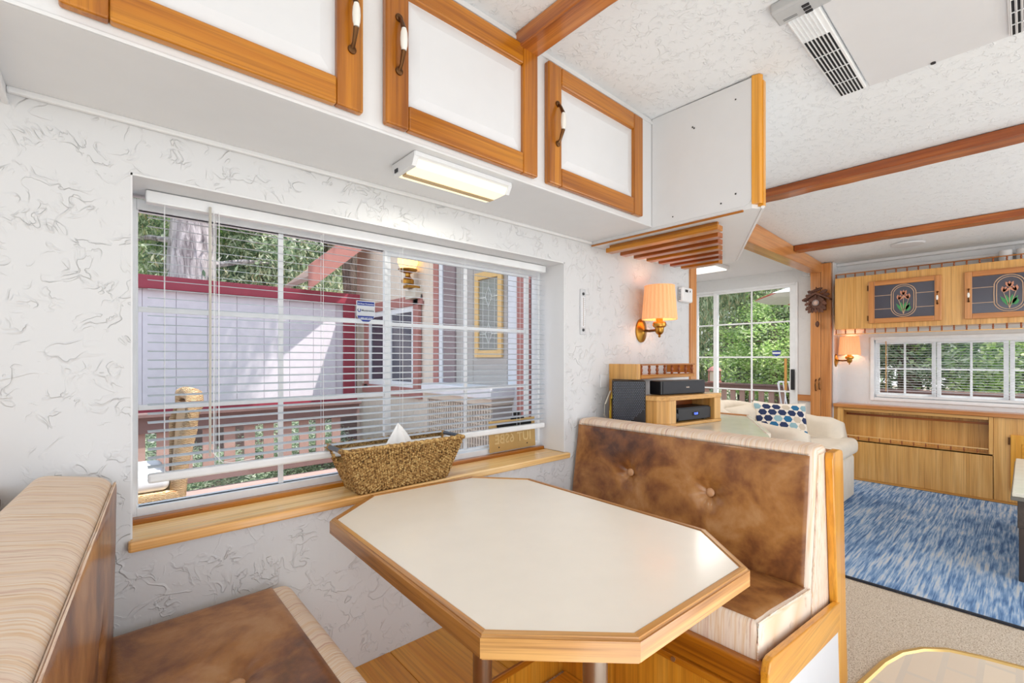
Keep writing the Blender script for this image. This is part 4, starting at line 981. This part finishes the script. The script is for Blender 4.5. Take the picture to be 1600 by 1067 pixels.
bm = nb(); lathe(bm, [(.003, .0), (.014, .012), (.019, .03), (.016, .05), (.006, .064)], (CX-.05, cy0, cz0-.255), 10); ob('pine_cone_weight', bm, M['carve'], ck, smooth=True)
# ------------------------------------------------------------------ far wall: upper cabinet
uc = thing('far_overhead_cabinet', 'pale wood overhead cabinet with leaded tulip glass doors above the far window', 'cabinet', (5.65, .3, 1.51))
ux = 5.5
for y0, y1 in ((.985, 1.288), (.44, .984), (-.3, .439), (-1.2, -.301)): B('face_panel', (ux, ux+.02, y0, y1, 1.51, 2.022), OAKL['Z'], uc, bev=.001)
B('carcass', (ux+.021, 5.799, -1.2, 1.287, 1.512, 2.02), OAKL['Y'], uc, bev=0)
def gdoor(y0, y1, z0, z1, hy):
    fw = .045; x = ux-.002
    g = B('door', (x-.010, x-.006, y0+fw-.004, y1-fw+.004, z0+fw-.004, z1-fw+.004), M['smoke'], uc, bev=0, label='smoky leaded glass door with tulips')
    for d, ax in (((y0, y0+fw, z0, z1), 'Z'), ((y1-fw, y1, z0, z1), 'Z'), ((y0+fw+.0004, y1-fw-.0004, z0, z0+fw), 'Y'), ((y0+fw+.0004, y1-fw-.0004, z1-fw, z1), 'Y')):
        B('frame_rail', (x-.022, x, *d), FRAMEW[ax], g, bev=.004)
    ym, zm = (y0+y1)/2+.0, (z0+z1)/2; gx = x-.0115; h = z1-z0-2*fw; w = y1-y0-2*fw
    bm = nb()
    for zz in (zm+h*.19, zm-h*.22):
        for a, b in ((y0+fw, ym-.085), (ym+.085, y1-fw)): box(bm, gx-.001, gx+.001, a, b, zz-.0022, zz+.0022)
    def stad(ry, rz): 
        pts = []
        for k in range(32):
            a = 2*PI*k/32; cc, ss = math.cos(a), math.sin(a); pts.append((gx, ym+ry*cc, zm+(rz-ry)*(1 if ss > 0 else -1)*(1 if abs(ss) > .02 else 0)+ry*ss))
        return pts
    tube(bm, stad(.088, .148), .0035, 5, closed=True); tube(bm, stad(.073, .132), .003, 5, closed=True)
    ob('lead_came', bm, M['came'], g)
    def pet(bm, y, z, L, wd, ang):
        c, s = math.cos(ang), math.sin(ang); pts = []
        for t, q in ((0, 0), (.25, .8), (.6, 1), (1, 0), (.6, -1), (.25, -.8)): a, b = t*L, q*wd; pts.append((y+a*s+b*c, z+a*c-b*s))
        prism(bm, pts, gx-.0016, gx+.0004, 'X')
    bm = nb(); 
    for (py, pz) in ((0, .045), (.035, .005), (-.036, .01)):
        for an in (-.45, 0, .45): pet(bm, ym+py, zm+pz, .052, .011, an-(py*10))
    ob('tulip_petals', bm, M['petal'], g)
    bm = nb()
    for an in (-.5, -.18, .2, .55): pet(bm, ym, zm-.11, .10, .011, an)
    pet(bm, ym-.03, zm-.10, .06, .02, -.1); ob('tulip_leaves', bm, M['leafg'], g)
    bm = nb()
    for (py, pz) in ((0, .05), (.035, .01), (-.036, .012)): tube(bm, [(gx-.001, ym, zm-.125), (gx-.001, ym+py*.6, zm-.04), (gx-.001, ym+py, zm+pz)], .0022, 5)
    ob('tulip_stems', bm, M['came'], g)
    bm = nb(); zc = zm
    tube(bm, [(x-.022, hy, zc-.052), (x-.036, hy, zc-.045), (x-.046, hy, zc-.018), (x-.046, hy, zc+.018), (x-.036, hy, zc+.045), (x-.022, hy, zc+.052)], [.008, .005, .005, .005, .005, .008], 8)
    hh = ob('handle', bm, M['bronze'], g, smooth=True); bm = nb(); lathe(bm, [(.006, -.02), (.009, 0), (.006, .02)], (x-.046, hy, zc), 10); ob('ceramic_grip', bm, M['ceramic'], g, smooth=True)
    for zz in (z0+.05, z1-.06): B('hinge', (x-.016, x-.003, y1+.002 if hy < ym else y0-.012, y1+.012 if hy < ym else y0-.002, zz-.025, zz+.025), M['bronze'], g, bev=.001)
gdoor(.500, 1.012, 1.555, 1.955, .525); gdoor(-.165, .355, 1.555, 1.955, .33); gdoor(-.87, -.37, 1.555, 1.955, -.395)
for (zr, z0, lab) in ((2.066, 2.024, 'top'), (1.455, 1.463, 'bottom')):
    if lab == 'top':
        gl = B('gallery_rail', (ux+.006, ux+.018, -1.2, 1.29, 2.056, 2.064), PINE['Y'], uc, bev=.002); bm = spindle_bm(.034, .007); zz = 2.022
    else:
        gl = B('gallery_rail', (ux+.004, ux+.02, -1.2, 1.29, 1.458, 1.466), SILLW['Y'], uc, bev=.002); bm = spindle_bm(.044, .007); zz = 1.466
    bm.transform(Matrix.Translation((ux+.012, 1.28, zz))); sp = ob('spindle', bm, M['gravel'], gl, smooth=True)
    for i in range(1, 32): rep(sp, gl, (0, -i*.078, 0))
for y in (.12, .02, -.08):
    bm = nb(); lathe(bm, [(.04, 0), (.04, .105), (.036, .108)], (5.66, y, 2.021), 20)
    ob('white_canister', bm, M['white'], smooth=True, label=['white cylindrical canister on the far cabinet, leftmost of the row', 'second white cylindrical canister on the far cabinet', 'third white cylindrical canister on the far cabinet, at the frame edge'][[.12, .02, -.08].index(y)], cat='canister', group='canisters on the far cabinet')
# far window
w2 = thing('window_2', None, None, (5.8, .15, .83), kind='structure')
pane_window(w2, 'X', 5.83, -.75, 1.03, .825, 1.41, [(-.74, -.365, 1, 2, .002, .03), (-.36, .100, 2, 2, .002, .03), (.105, .565, 2, 2, .002, .03), (.57, 1.02, 2, 2, .002, .03)], mun_t=.016)
bm = nb()
for y0, y1, z0, z1 in ((-.8, 1.024, 1.405, 1.435), (-.8, 1.024, .80, .83), (1.025, 1.055, .80, 1.435)): box(bm, 5.785, 5.80, y0, y1, z0, z1, .003)
ob('trim_8', bm, M['vinyl'], kind='structure')
make_blind('window_blind', 'white mini blind on the wide far window', 'X', 5.812, -.74, 1.01, 1.41, .835, .0235, M['slatw'], math.radians(4), .93, cords=(.05, .3, .5, .75, .95))
# lower far cabinet
lc = thing('far_low_cabinet', 'long low honey wood cabinet with an open niche below the far window', 'cabinet', (5.7, .3, 0))
fx = 5.65
for y0, y1 in ((1.252, 1.30), (1.0, 1.25)): pass
yy = 1.30
for i in range(7):
    a, b = 1.30-(i+1)*.158, 1.30-i*.158
    B('face_panel', (fx, fx+.018, a+.0006, b, .02, .40), OAKL['Z'], lc, bev=.0008)
B('stile', (fx-.006, fx+.018, 1.25, 1.30, .402, .72), OAKL['Z'], lc, bev=.001); B('stile', (fx-.006, fx+.018, .192, .218, .402, .72), OAKL['Z'], lc, bev=.001)
B('niche_rail', (fx-.003, fx+.016, .22, 1.248, .694, .72), OAKL['Y'], lc, bev=.001)
B('niche_back', (fx+.12, fx+.13, .19, 1.30, .40, .72), OAKL['Z'], lc, bev=0); B('niche_floor', (fx, fx+.12, .19, 1.30, .388, .4015), OAKL['Y'], lc, bev=0)
B('niche_back_rail', (fx+.11, fx+.1195, .22, 1.248, .64, .66), RED['Y'], lc, bev=.001)
B('face_panel', (fx, fx+.018, -.8, .190, .02, .72), OAKL['Z'], lc, bev=.001)
gl = B('gallery_rail', (fx-.002, fx+.010, .22, 1.248, .438, .446), SILLW['Y'], lc, bev=.002)
bm = spindle_bm(.036, .006); bm.transform(Matrix.Translation((fx+.004, 1.21, .402))); sp = ob('spindle', bm, M['gravel'], gl, smooth=True)
for i in range(1, 12): rep(sp, gl, (0, -i*.084, 0))
B('plinth', (fx+.006, fx+.016, -.8, 1.3, 0, .02), OAKL['Y'], lc, bev=0)
B('body', (fx+.131, 5.799, -.8, 1.3, 0, .72), OAKL['Y'], lc, bev=0)
wt = B('worktop', (fx-.025, 5.799, -.8, 1.333, .722, .758), FRAMEW['Y'], lc, bev=.006)
dd = B('door', (fx-.018, fx-.001, -.40, .092, .12, .585), AMB['Z'], lc, bev=.004); B('door_panel', (fx-.022, fx-.019, -.33, .03, .19, .515), AMB['Y'], dd, bev=.002)
B('hinge', (fx-.016, fx-.002, .094, .106, .50, .56), M['bronze'], dd, bev=.001)
# wood side under the sconce
B('trim_9', (5.655, 5.799, 1.303, 1.334, .0, .72), OAKL['Z'], kind='structure', bev=0)
# ------------------------------------------------------------------ rug, coffee table
rg = thing('area_rug', 'large blue and grey streaked rug on the beige carpet', 'rug', (4.3, 0, 0.001))
B('pile', (3.09, 5.585, -1.9, 1.30, .001, .012), M['rug'], rg, bev=0)
B('binding', (3.075, 3.089, -1.9, 1.30, .001, .013), plain('dark_binding', (48,52,62), .9), rg, bev=.003); B('binding', (5.586, 5.60, -1.9, 1.30, .001, .013), plain('dark_binding', (48,52,62), .9), rg, bev=.003)
ct = thing('coffee_table', 'dark coffee table with a pale top at the right edge of the picture', 'coffee table', (4.2, -.4, .012))
B('tabletop', (3.66, 4.94, -.95, .055, .475, .497), M['creamdesk'], ct, bev=.004); B('top_edge', (3.655, 4.945, -.955, .06, .455, .474), plain('slate_edge', (120,118,110), .5), ct, bev=.003)
B('apron', (3.70, 4.90, -.91, .035, .30, .454), DKW['X'], ct, bev=.002)
for x in (3.70, 4.84):
    for y in (-.91, -.03): B('leg', (x, x+.06, y, y+.06, .012, .30), DKW['Z'], ct, bev=.003)
B('drawer_front', (3.692, 3.6995, -.42, -.03, .32, .44), DKW['Y'], ct, bev=.002); B('drawer_pull', (3.68, 3.6915, -.30, -.15, .375, .39), M['bronze'], ct, bev=.002)

# ------------------------------------------------------------------ outdoors
B('ground', (-30, 40, -20, 40, -.9, -.6), M['ground'], kind='structure', bev=0)
def deck(x0, x1, y0, y1, z, label, w=.14):
    d = thing('deck', label, 'deck', ((x0+x1)/2, (y0+y1)/2, z-.03)); n = int((y1-y0)/w)
    b0 = B('board', (x0, x1, y0+.003, y0+w-.003, z-.03, z), M['deckw'], d, bev=.002)
    for i in range(1, n): rep(b0, d, (0, i*w, 0))
deck(-3, 2.75, 1.84, 4.7, .12, 'mauve painted deck boards outside the large window')
deck(5.95, 8.25, -2.6, 4.2, -.03, 'mauve painted deck boards outside the glass door')
def railing(ax, p, a0, a1, ztop, fasc, zb, label, m1, m2, pitch=.155, bw=.085):
    r = thing('deck_railing', label, 'railing', ((a0+a1)/2, p, zb) if ax == 'Y' else (p, (a0+a1)/2, zb))
    def d(u0, u1, q0, q1, z0, z1): return (u0, u1, p+q0, p+q1, z0, z1) if ax == 'Y' else (p+q0, p+q1, u0, u1, z0, z1)
    B('top_rail', d(a0, a1, -.05, .09, ztop-.03, ztop), M[m1], r, bev=.004); B('fascia_board', d(a0, a1, 0, .03, ztop-fasc, ztop-.031), M[m1], r, bev=.003)
    B('bottom_rail', d(a0, a1, -.02, .04, zb-.06, zb+.03), M[m1], r, bev=.003)
    b0 = B('baluster', d(a0, a0+bw, .031, .055, zb+.0, ztop-.04), M[m2], r, bev=.002)
    for i in range(1, int((a1-a0)/pitch)): rep(b0, r, (i*pitch, 0, 0) if ax == 'Y' else (0, i*pitch, 0))
railing('Y', 4.6, -1.4, 1.97, .785, .16, .25, 'brown painted deck railing seen through the large window', 'railw', 'railp')
railing('X', 8.2, -2.5, 4.1, .79, .12, .08, 'brown painted deck railing outside the glass door', 'railw', 'railp')
# shed wall with red fascia
sh = thing('shed', 'pale lilac panelled shed wall with a dark red fascia beyond the deck railing', 'shed', (.5, 6.6, -.6))
p0 = B('panel', (-3.0, -2.703, 6.40, 6.42, .60, 2.0), M['shed'], sh, bev=.004)
for i in range(1, 18): rep(p0, sh, (i*.3, 0, 0))
B('shed_body', (-3.0, 2.7, 6.43, 7.6, -.6, 2.0), M['shed'], sh, bev=0); B('fascia', (-3.1, 2.72, 6.33, 6.40, 1.985, 2.13), M['darkred'], sh, bev=.004); B('shed_roof', (-3.1, 2.72, 6.401, 7.7, 2.01, 2.10), M['darkred'], sh, bev=0)
B('bottom_trim', (-3.0, 2.7, 6.38, 6.40, .60, .69), M['darkred'], sh, bev=.003); B('corner_board', (2.50, 2.66, 6.37, 6.40, .69, 1.985), M['darkred'], sh, bev=.003)
B('lower_wall', (-3.0, 2.7, 6.401, 6.42, -.6, .60), M['railw'], sh, bev=0)
# house annex
hs = thing('annex_house', 'cream sided annex with red trimmed window and red corner posts outside', 'house', (3.3, 4.8, -.6))
hx = 2.8
p0 = B('siding_board', (hx, hx+.02, 4.47, 4.588, -.5, 2.9), M['siding'], hs, bev=.003)
for i in range(1, 18):
    y = 4.47+i*.12
    if 4.80 < y+.118 and y < 6.31:
        B('siding_board', (hx, hx+.02, y, y+.118, -.5, .82), M['siding'], hs, bev=.003); B('siding_board', (hx, hx+.02, y, y+.118, 1.90, 2.9), M['siding'], hs, bev=.003)
    else: rep(p0, hs, (0, i*.12, 0))
B('body', (hx+.03, 4.3, 3.25, 6.6, -.6, 2.9), M['siding'], hs, bev=0)
tr_ = nb(); 
for d in ((4.80, 4.92, .80, 1.94), (6.20, 6.32, .80, 1.94), (4.74, 6.38, 1.86, 1.98), (4.74, 6.38, .74, .86)): box(tr_, hx-.03, hx+.018, *d, .004)
wi = ob('window_trim', tr_, M['redtrim'], hs)
bm = nb()
for d in ((4.92, 4.99, .86, 1.86), (6.13, 6.2, .86, 1.86), (4.99, 6.13, 1.79, 1.86), (4.99, 6.13, .86, .93), (5.52, 5.60, .93, 1.79)): box(bm, hx-.01, hx+.016, *d, .003)
ob('white_sash', bm, M['vinyl'], wi); B('pane', (hx+.005, hx+.012, 4.99, 6.13, .93, 1.79), M['smoke'], wi, bev=0)
B('corner_post', (hx-.03, hx+.05, 4.36, 4.465, -.5, 2.9), M['redtrim'], hs, bev=.004); B('downpipe', (hx-.03, hx+.04, 4.28, 4.35, -.5, 2.9), M['stickw'], hs, bev=.01)
B('wall_panel', (hx, hx+.02, 3.75, 4.275, -.5, 2.9), M['greige'], hs, bev=.003); B('wall_panel', (hx, hx+.02, 3.22, 3.745, -.5, 2.9), M['greige'], hs, bev=.003)
B('recess_board', (hx-.02, hx-.001, 4.05, 4.27, .9, 2.9), plain('mauve_grey', (140,122,124), .6), hs, bev=.003)
B('corner_post', (hx-.03, hx+.06, 2.96, 3.06, -.5, 2.9), M['redtrim'], hs, bev=.004); B('white_jamb', (hx-.01, hx+.05, 3.07, 3.2, -.5, 2.9), M['stickw'], hs, bev=.003)
# leaded door
ld = thing('leaded_door', 'tan framed door light with diamond leading on the grey annex wall', 'door', (hx, 3.48, 1.25))
for d in ((3.27, 3.33, 1.23, 2.07), (3.63, 3.69, 1.23, 2.07), (3.331, 3.629, 2.0, 2.07), (3.331, 3.629, 1.23, 1.30)): B('frame_rail', (hx-.03, hx-.002, *d), plain('tan_frame', (222,184,120), .5), ld, bev=.004)
B('pane', (hx-.012, hx-.006, 3.331, 3.629, 1.301, 1.999), plain('grey_leaded_glass', (140,142,136), .2), ld, bev=0)
bm = nb()
for zc in (1.82, 1.46): 
    pts = [(hx-.014, 3.48, zc+.1), (hx-.014, 3.43, zc), (hx-.014, 3.48, zc-.1), (hx-.014, 3.53, zc)]; tube(bm, pts, .005, 5, closed=True)
    tube(bm, [(hx-.014, 3.53, zc), (hx-.014, 3.62, zc)], .004, 5); tube(bm, [(hx-.014, 3.34, zc), (hx-.014, 3.43, zc)], .004, 5)
for y in (3.39, 3.48, 3.57): tube(bm, [(hx-.013, y, 1.31), (hx-.013, y, 1.99)], .002, 4)
ob('leading', bm, plain('white_leading', (226,228,222), .4), ld)
# eave
bm = nb(); hexa(bm, [(2.15, 5.9, 2.28), (2.25, 5.9, 2.28), (2.25, 6.7, 2.28), (2.15, 6.7, 2.28), (2.15, 5.9, 2.40), (2.25, 5.9, 2.40), (2.25, 6.7, 2.40), (2.15, 6.7, 2.40)])
ea = thing('eave', 'red painted porch eave sloping up to the annex wall', 'eave', (2.5, 6.3, 2.3)); bm.free()
bm = nb(); prism(bm, [(1.95, 2.10), (1.95, 2.42), (2.78, 3.16), (2.78, 2.84)], 6.1, 6.15, 'Y'); ob('barge_board', bm, M['redtrim'], ea)
bm = nb(); prism(bm, [(1.95, 2.22), (1.95, 2.28), (2.78, 3.02), (2.78, 2.95)], 6.16, 7.2, 'Y'); ob('soffit', bm, M['railp'], ea)
# porch lantern with box
pn_ = thing('porch_lantern', 'lit brass porch lantern on the cream annex wall', 'lantern', (hx-.12, 4.85, 2.05))
bm = nb(); lathe(bm, [(.02, 0), (.07, .01), (.075, .05), (.03, .10), (.03, .13), (.10, .16), (.115, .18)], (hx-.13, 4.86, 2.09), 16); ob('base', bm, M['brass'], pn_, smooth=True)
bm = nb(); lathe(bm, [(.08, .17), (.12, .26), (.11, .36), (.04, .40)], (hx-.13, 4.86, 2.09), 16); ob('glass_shade', bm, M['porch'], pn_, smooth=True)
B('bracket', (hx-.16, hx-.002, 4.80, 4.92, 2.05, 2.085), M['brass'], pn_)
B('junction_box', (hx-.10, hx-.001, 4.74, 4.98, 1.97, 2.08), M['lattice'], label='pale junction box under the porch lantern', cat='box', bev=.004) if False else B('junction_box', (hx-.10, hx-.001, 4.74, 4.98, 1.93, 2.045), M['lattice'], label='pale junction box under the porch lantern', cat='box', bev=.004)
# lidded lattice bin
bn = thing('lattice_cooler', 'beige louvred outdoor cooler with a white lid against the annex', 'cooler', (2.6, 3.7, .12))
B('body', (2.56, hx-.005, 3.14, 4.24, .125, .80), M['greige'], bn, bev=.004); B('lid', (2.50, hx-.002, 3.10, 4.27, .86, .96), M['stickw'], bn, bev=.01); B('lid_base', (2.53, hx-.002, 3.12, 4.25, .801, .859), M['lattice'], bn, bev=.004)
bm = nb()
for i in range(27): box(bm, 2.548, 2.5595, 3.15+i*.04, 3.165+i*.04, .14, .79)
for i in range(10): box(bm, 2.552, 2.5595, 3.14, 4.24, .16+i*.065, .172+i*.065)
ob('louvre_grid', bm, M['lattice'], bn, kind='stuff')
# rattan chair on the deck
rc_ = thing('rattan_chair', 'sunlit rattan armchair on the deck at the window corner', 'chair', (.1, 2.6, .12))
bm = nb(); tube(bm, [(.27, 2.60, .40), (.245, 2.60, .60), (.262, 2.60, .75), (.292, 2.60, .90), (.315, 2.61, 1.0), (.32, 2.66, 1.04), (.30, 2.8, 1.05)], [.026, .030, .034, .036, .038, .036, .03], 10); ob('back_post', bm, M['rattan'], rc_, smooth='full')
bm = nb(); tube(bm, [(.28, 3.02, .12), (.28, 3.02, .9), (.30, 2.95, 1.04), (.30, 2.8, 1.05)], .03, 10); ob('back_post', bm, M['rattan'], rc_, smooth='full')
bm = nb(); hexa(bm, [(.25, 2.64, .50), (.28, 2.64, .50), (.28, 2.99, .50), (.25, 2.99, .50), (.285, 2.64, 1.0), (.315, 2.64, 1.0), (.315, 2.99, 1.0), (.285, 2.99, 1.0)]); ob('back_weave', bm, M['rattan'], rc_)
bm = nb(); box(bm, -.28, .25, 2.55, 3.03, .50, .62, .02, 3); ob('seat', bm, M['rattan'], rc_, smooth=True); bm = nb(); box(bm, -.27, .22, 2.58, 3.0, .622, .70, .03, 3); ob('seat_pad', bm, M['stickw'], rc_, smooth=True)
for x, y in ((-.26, 2.58), (.26, 2.58), (-.26, 3.0)): bm = nb(); tube(bm, [(x, y, .12), (x, y, .50)], .022, 8); ob('leg', bm, M['rattan'], rc_, smooth=True)
# white lattice chairs on the far deck
def lchair(loc, rz, label):
    r = thing('lattice_patio_chair', label, 'chair', (0, 0, 0), 'white lattice patio chairs')
    bm = nb()
    for i in range(9):
        a = -.24+i*.06; tube(bm, [(a, 0, .45), (a*1.1+.05, .06, .92)], .007, 5); tube(bm, [(a, 0.002, .45), (a*1.1-.05, .062, .92)], .007, 5)
    tube(bm, [(-.26, 0, .44), (-.3, .06, .93), (.3, .06, .93), (.26, 0, .44)], .014, 8); ob('back', bm, M['stickw'], r)
    bm = nb(); box(bm, -.26, .26, -.45, .02, .42, .44, .005); ob('seat', bm, M['stickw'], r)
    for x, y in ((-.24, -.43), (.24, -.43), (-.24, 0), (.24, 0)): bm = nb(); tube(bm, [(x, y, .0), (x, y, .43)], .014, 6); ob('leg', bm, M['stickw'], r)
    r.location = loc; r.rotation_euler.z = rz; return r
c1 = lchair((6.95, 1.96, -.03), -1.2, 'white lattice patio chair outside by the glass door handle')
c2 = copy_tree(c1, (7.2, .72, -.03), label='white lattice patio chair outside the middle of the far window'); c2.rotation_euler.z = 2.9; c2.scale = (.8, .8, .86)
c3 = copy_tree(c1, (7.0, 1.22, -.03), label='white lattice patio chair outside the left end of the far window'); c3.rotation_euler.z = 1.4; c3.scale = (.8, .8, .84)
# patio umbrella
um = thing('patio_umbrella', 'open red and white patio umbrella above the far deck', 'umbrella', (8.35, 1.75, -.03))
bm = nb(); tube(bm, [(8.35, 1.75, -.03), (8.35, 1.75, 2.65)], .02, 10); ob('pole', bm, M['stickw'], um)
for k in range(8):
    a0, a1 = k*PI/4+.2, (k+1)*PI/4+.2; bm = nb(); R_ = 1.3
    pts = [(8.35, 1.75, 2.62), (8.35+R_*math.cos(a0), 1.75+R_*math.sin(a0), 2.17), (8.35+R_*.97*math.cos((a0+a1)/2), 1.75+R_*.97*math.sin((a0+a1)/2), 2.15), (8.35+R_*math.cos(a1), 1.75+R_*math.sin(a1), 2.17)]
    v = [bm.verts.new(p) for p in pts]; w_ = [bm.verts.new((p[0], p[1], p[2]+.004)) for p in pts]
    bm.faces.new(v); bm.faces.new(w_[::-1])
    for i in range(4): bm.faces.new((v[i], w_[i], w_[(i+1) % 4], v[(i+1) % 4]))
    bmesh.ops.recalc_face_normals(bm, faces=bm.faces[:])
    ob('canopy_panel', bm, M['stickw'] if k % 2 else plain('umbrella_red', (206,90,86), .7), um)
# lantern on the rail
ln = thing('deck_lantern', 'pinkish metal lantern standing on the deck railing', 'lantern', (8.2, 3.72, .79))
for sx_ in (-.07, .07):
    for sy_ in (-.07, .07): B('post', (8.2+sx_-.008, 8.2+sx_+.008, 3.74+sy_-.008, 3.74+sy_+.008, .81, 1.0), M['redtrim'], ln, bev=0)
B('base', (8.11, 8.29, 3.65, 3.83, .791, .81), M['redtrim'], ln); B('cage', (8.14, 8.26, 3.68, 3.80, .811, .99), M['lattice'], ln)
bm = nb(); lathe(bm, [(.13, 0), (.09, .05), (.03, .08), (.02, .10)], (8.2, 3.74, 1.0), 8); ob('roof', bm, M['redtrim'], ln)
# ------------------------------------------------------------------ trees
def leaves(name, mat, n, size, seed, droop=0., clumps=110):
    rr = random.Random(seed); verts = []; faces = []
    cl = []
    for _ in range(clumps):
        while True:
            p = Vector((rr.uniform(-1, 1), rr.uniform(-1, 1), rr.uniform(-1, 1)))
            if p.length < 1: break
        cl.append(p*.95)
    for i in range(n):
        c = cl[i % clumps]; p = c+Vector((rr.gauss(0, .10), rr.gauss(0, .10), rr.gauss(0, .07)))
        a = Vector((rr.uniform(-1, 1), rr.uniform(-1, 1), rr.uniform(-.6, .6)-droop)).normalized(); b = a.cross(Vector((rr.uniform(-1, 1), rr.uniform(-1, 1), rr.uniform(-1, 1)))).normalized()
        s = size*rr.uniform(.6, 1.4); L = s*(2.4 if droop else 1.25)
        k = len(verts); verts += [p-a*L*.5, p+b*s*.32, p+a*L*.5, p-b*s*.32]; faces.append((k, k+1, k+2, k+3))
    me = bpy.data.meshes.new(name); me.from_pydata([tuple(v) for v in verts], [], faces); me.materials.append(M[mat]); return me
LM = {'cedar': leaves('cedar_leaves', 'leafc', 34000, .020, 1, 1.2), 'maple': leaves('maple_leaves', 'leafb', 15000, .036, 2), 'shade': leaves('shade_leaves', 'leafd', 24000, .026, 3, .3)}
def tree(kind, x, y, zc, rx, rz, tr, label, m='bark', trunk_top=None, dx=0, dy=0, seed=0):
    r = thing({'cedar': 'cedar_tree', 'maple': 'maple_tree', 'shade': 'leafy_tree'}[kind], label, 'tree', (x, y, -.6), 'trees around the deck')
    h = trunk_top or zc+rz*.6; bm = nb(); rr = random.Random(seed); n = 9
    pts = [(x+rr.uniform(-.03, .03)+dx*i/n*.3, y+rr.uniform(-.03, .03), -.6+(h+.6)*i/n) for i in range(n+1)]
    tube(bm, pts, [tr*(1.12-.45*i/n) for i in range(n+1)], 14); t = ob('trunk', bm, M[m], r, smooth='full')
    for k in range(7 if tr > .05 else 0):
        bm = nb(); z = max(.4, zc-rz*.55)+k*rz*.17; a = rr.uniform(0, 6.28); L = rx*rr.uniform(.5, .85); b = (x+L*math.cos(a), y+L*math.sin(a), z+rr.uniform(-.2, .35))
        tube(bm, [(x, y, z), ((x+b[0])/2, (y+b[1])/2, (z+b[2])/2+.08), b], [tr*.16+.01, tr*.1+.008, .006], 6); ob('branch', bm, M[m], t)
    o = bpy.data.objects.new('foliage', LM[kind]); COL.objects.link(o); o.parent = r; o.location = (dx, dy, zc+.6); o.scale = (rx, rx, rz); o.rotation_euler.z = seed*1.3; o['kind'] = 'stuff'
tree('cedar', 1.02, 9.0, 4.0, 2.3, 2.4, .36, 'cedar with a thick grey trunk behind the shed, leftmost', 'bark', 7, .3, 1.6, 1)
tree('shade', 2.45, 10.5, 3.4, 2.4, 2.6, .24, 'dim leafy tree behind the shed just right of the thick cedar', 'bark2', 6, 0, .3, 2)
tree('cedar', 3.85, 10.6, 3.6, 2.4, 2.6, .2, 'slimmer cedar behind the shed near the annex', 'bark2', 6, 0, .5, 3)
tree('maple', -.8, 11.5, 3.2, 2.6, 2.8, .2, 'light green tree behind the shed at the window left edge', 'bark2', 6, 0, 0, 4)
tree('maple', 2.6, 13.5, 4.2, 3.2, 3.4, .2, 'light green tree far behind the shed', 'bark2', 6, 0, 0, 5)
tree('shade', 3.4, 7.6, 5.9, 1.5, 1.0, .2, 'unseen leafy tree behind the annex, its crown added to dapple the sunlight', 'bark2', 6, -1.6, -2.2, 6)  # crown stays out of view, added to throw dappled shade on the shed
tree('cedar', 11.3, 5.9, 3.4, 2.1, 3.0, .26, 'drooping cedar beyond the glass door, left side', 'bark2', 6, 0, 0, 7)
tree('cedar', 11.6, 3.6, 4.2, 2.1, 2.2, .2, 'drooping cedar beyond the glass door, right side', 'bark2', 6, 0, 0, 8)
tree('maple', 10.4, 3.5, 1.4, 1.5, 1.3, .1, 'bright green maple just beyond the far railing', 'bark2', 2, 0, 0, 9)
tree('shade', 12.2, 1.6, 1.6, 2.4, 2.2, .2, 'leafy tree beyond the left part of the far window', 'bark2', 3, 0, 0, 10)
tree('maple', 11.2, -.6, 1.5, 2.0, 2.0, .16, 'light green tree beyond the right part of the far window', 'bark2', 3, 0, 0, 11)
tree('shade', 14.0, 5.5, 1.6, 3.4, 3.2, .2, 'dark leafy tree farthest beyond the glass door', 'bark2', 5, 0, 0, 12)
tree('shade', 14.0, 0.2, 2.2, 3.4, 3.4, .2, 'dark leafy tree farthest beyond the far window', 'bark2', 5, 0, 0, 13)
tree('shade', .2, 5.5, .05, .72, .55, .03, 'low shrub between the railing and the shed, left one', 'bark2', .1, 0, 0, 14)
tree('shade', 1.5, 5.5, .05, .72, .55, .03, 'low shrub between the railing and the shed, right one', 'bark2', .1, 0, 0, 16)
for o in list(COL.objects):
    if o.type == 'MESH' and o.name.startswith('window') and o.get('kind') is None and o.parent is None: o['kind'] = 'structure'
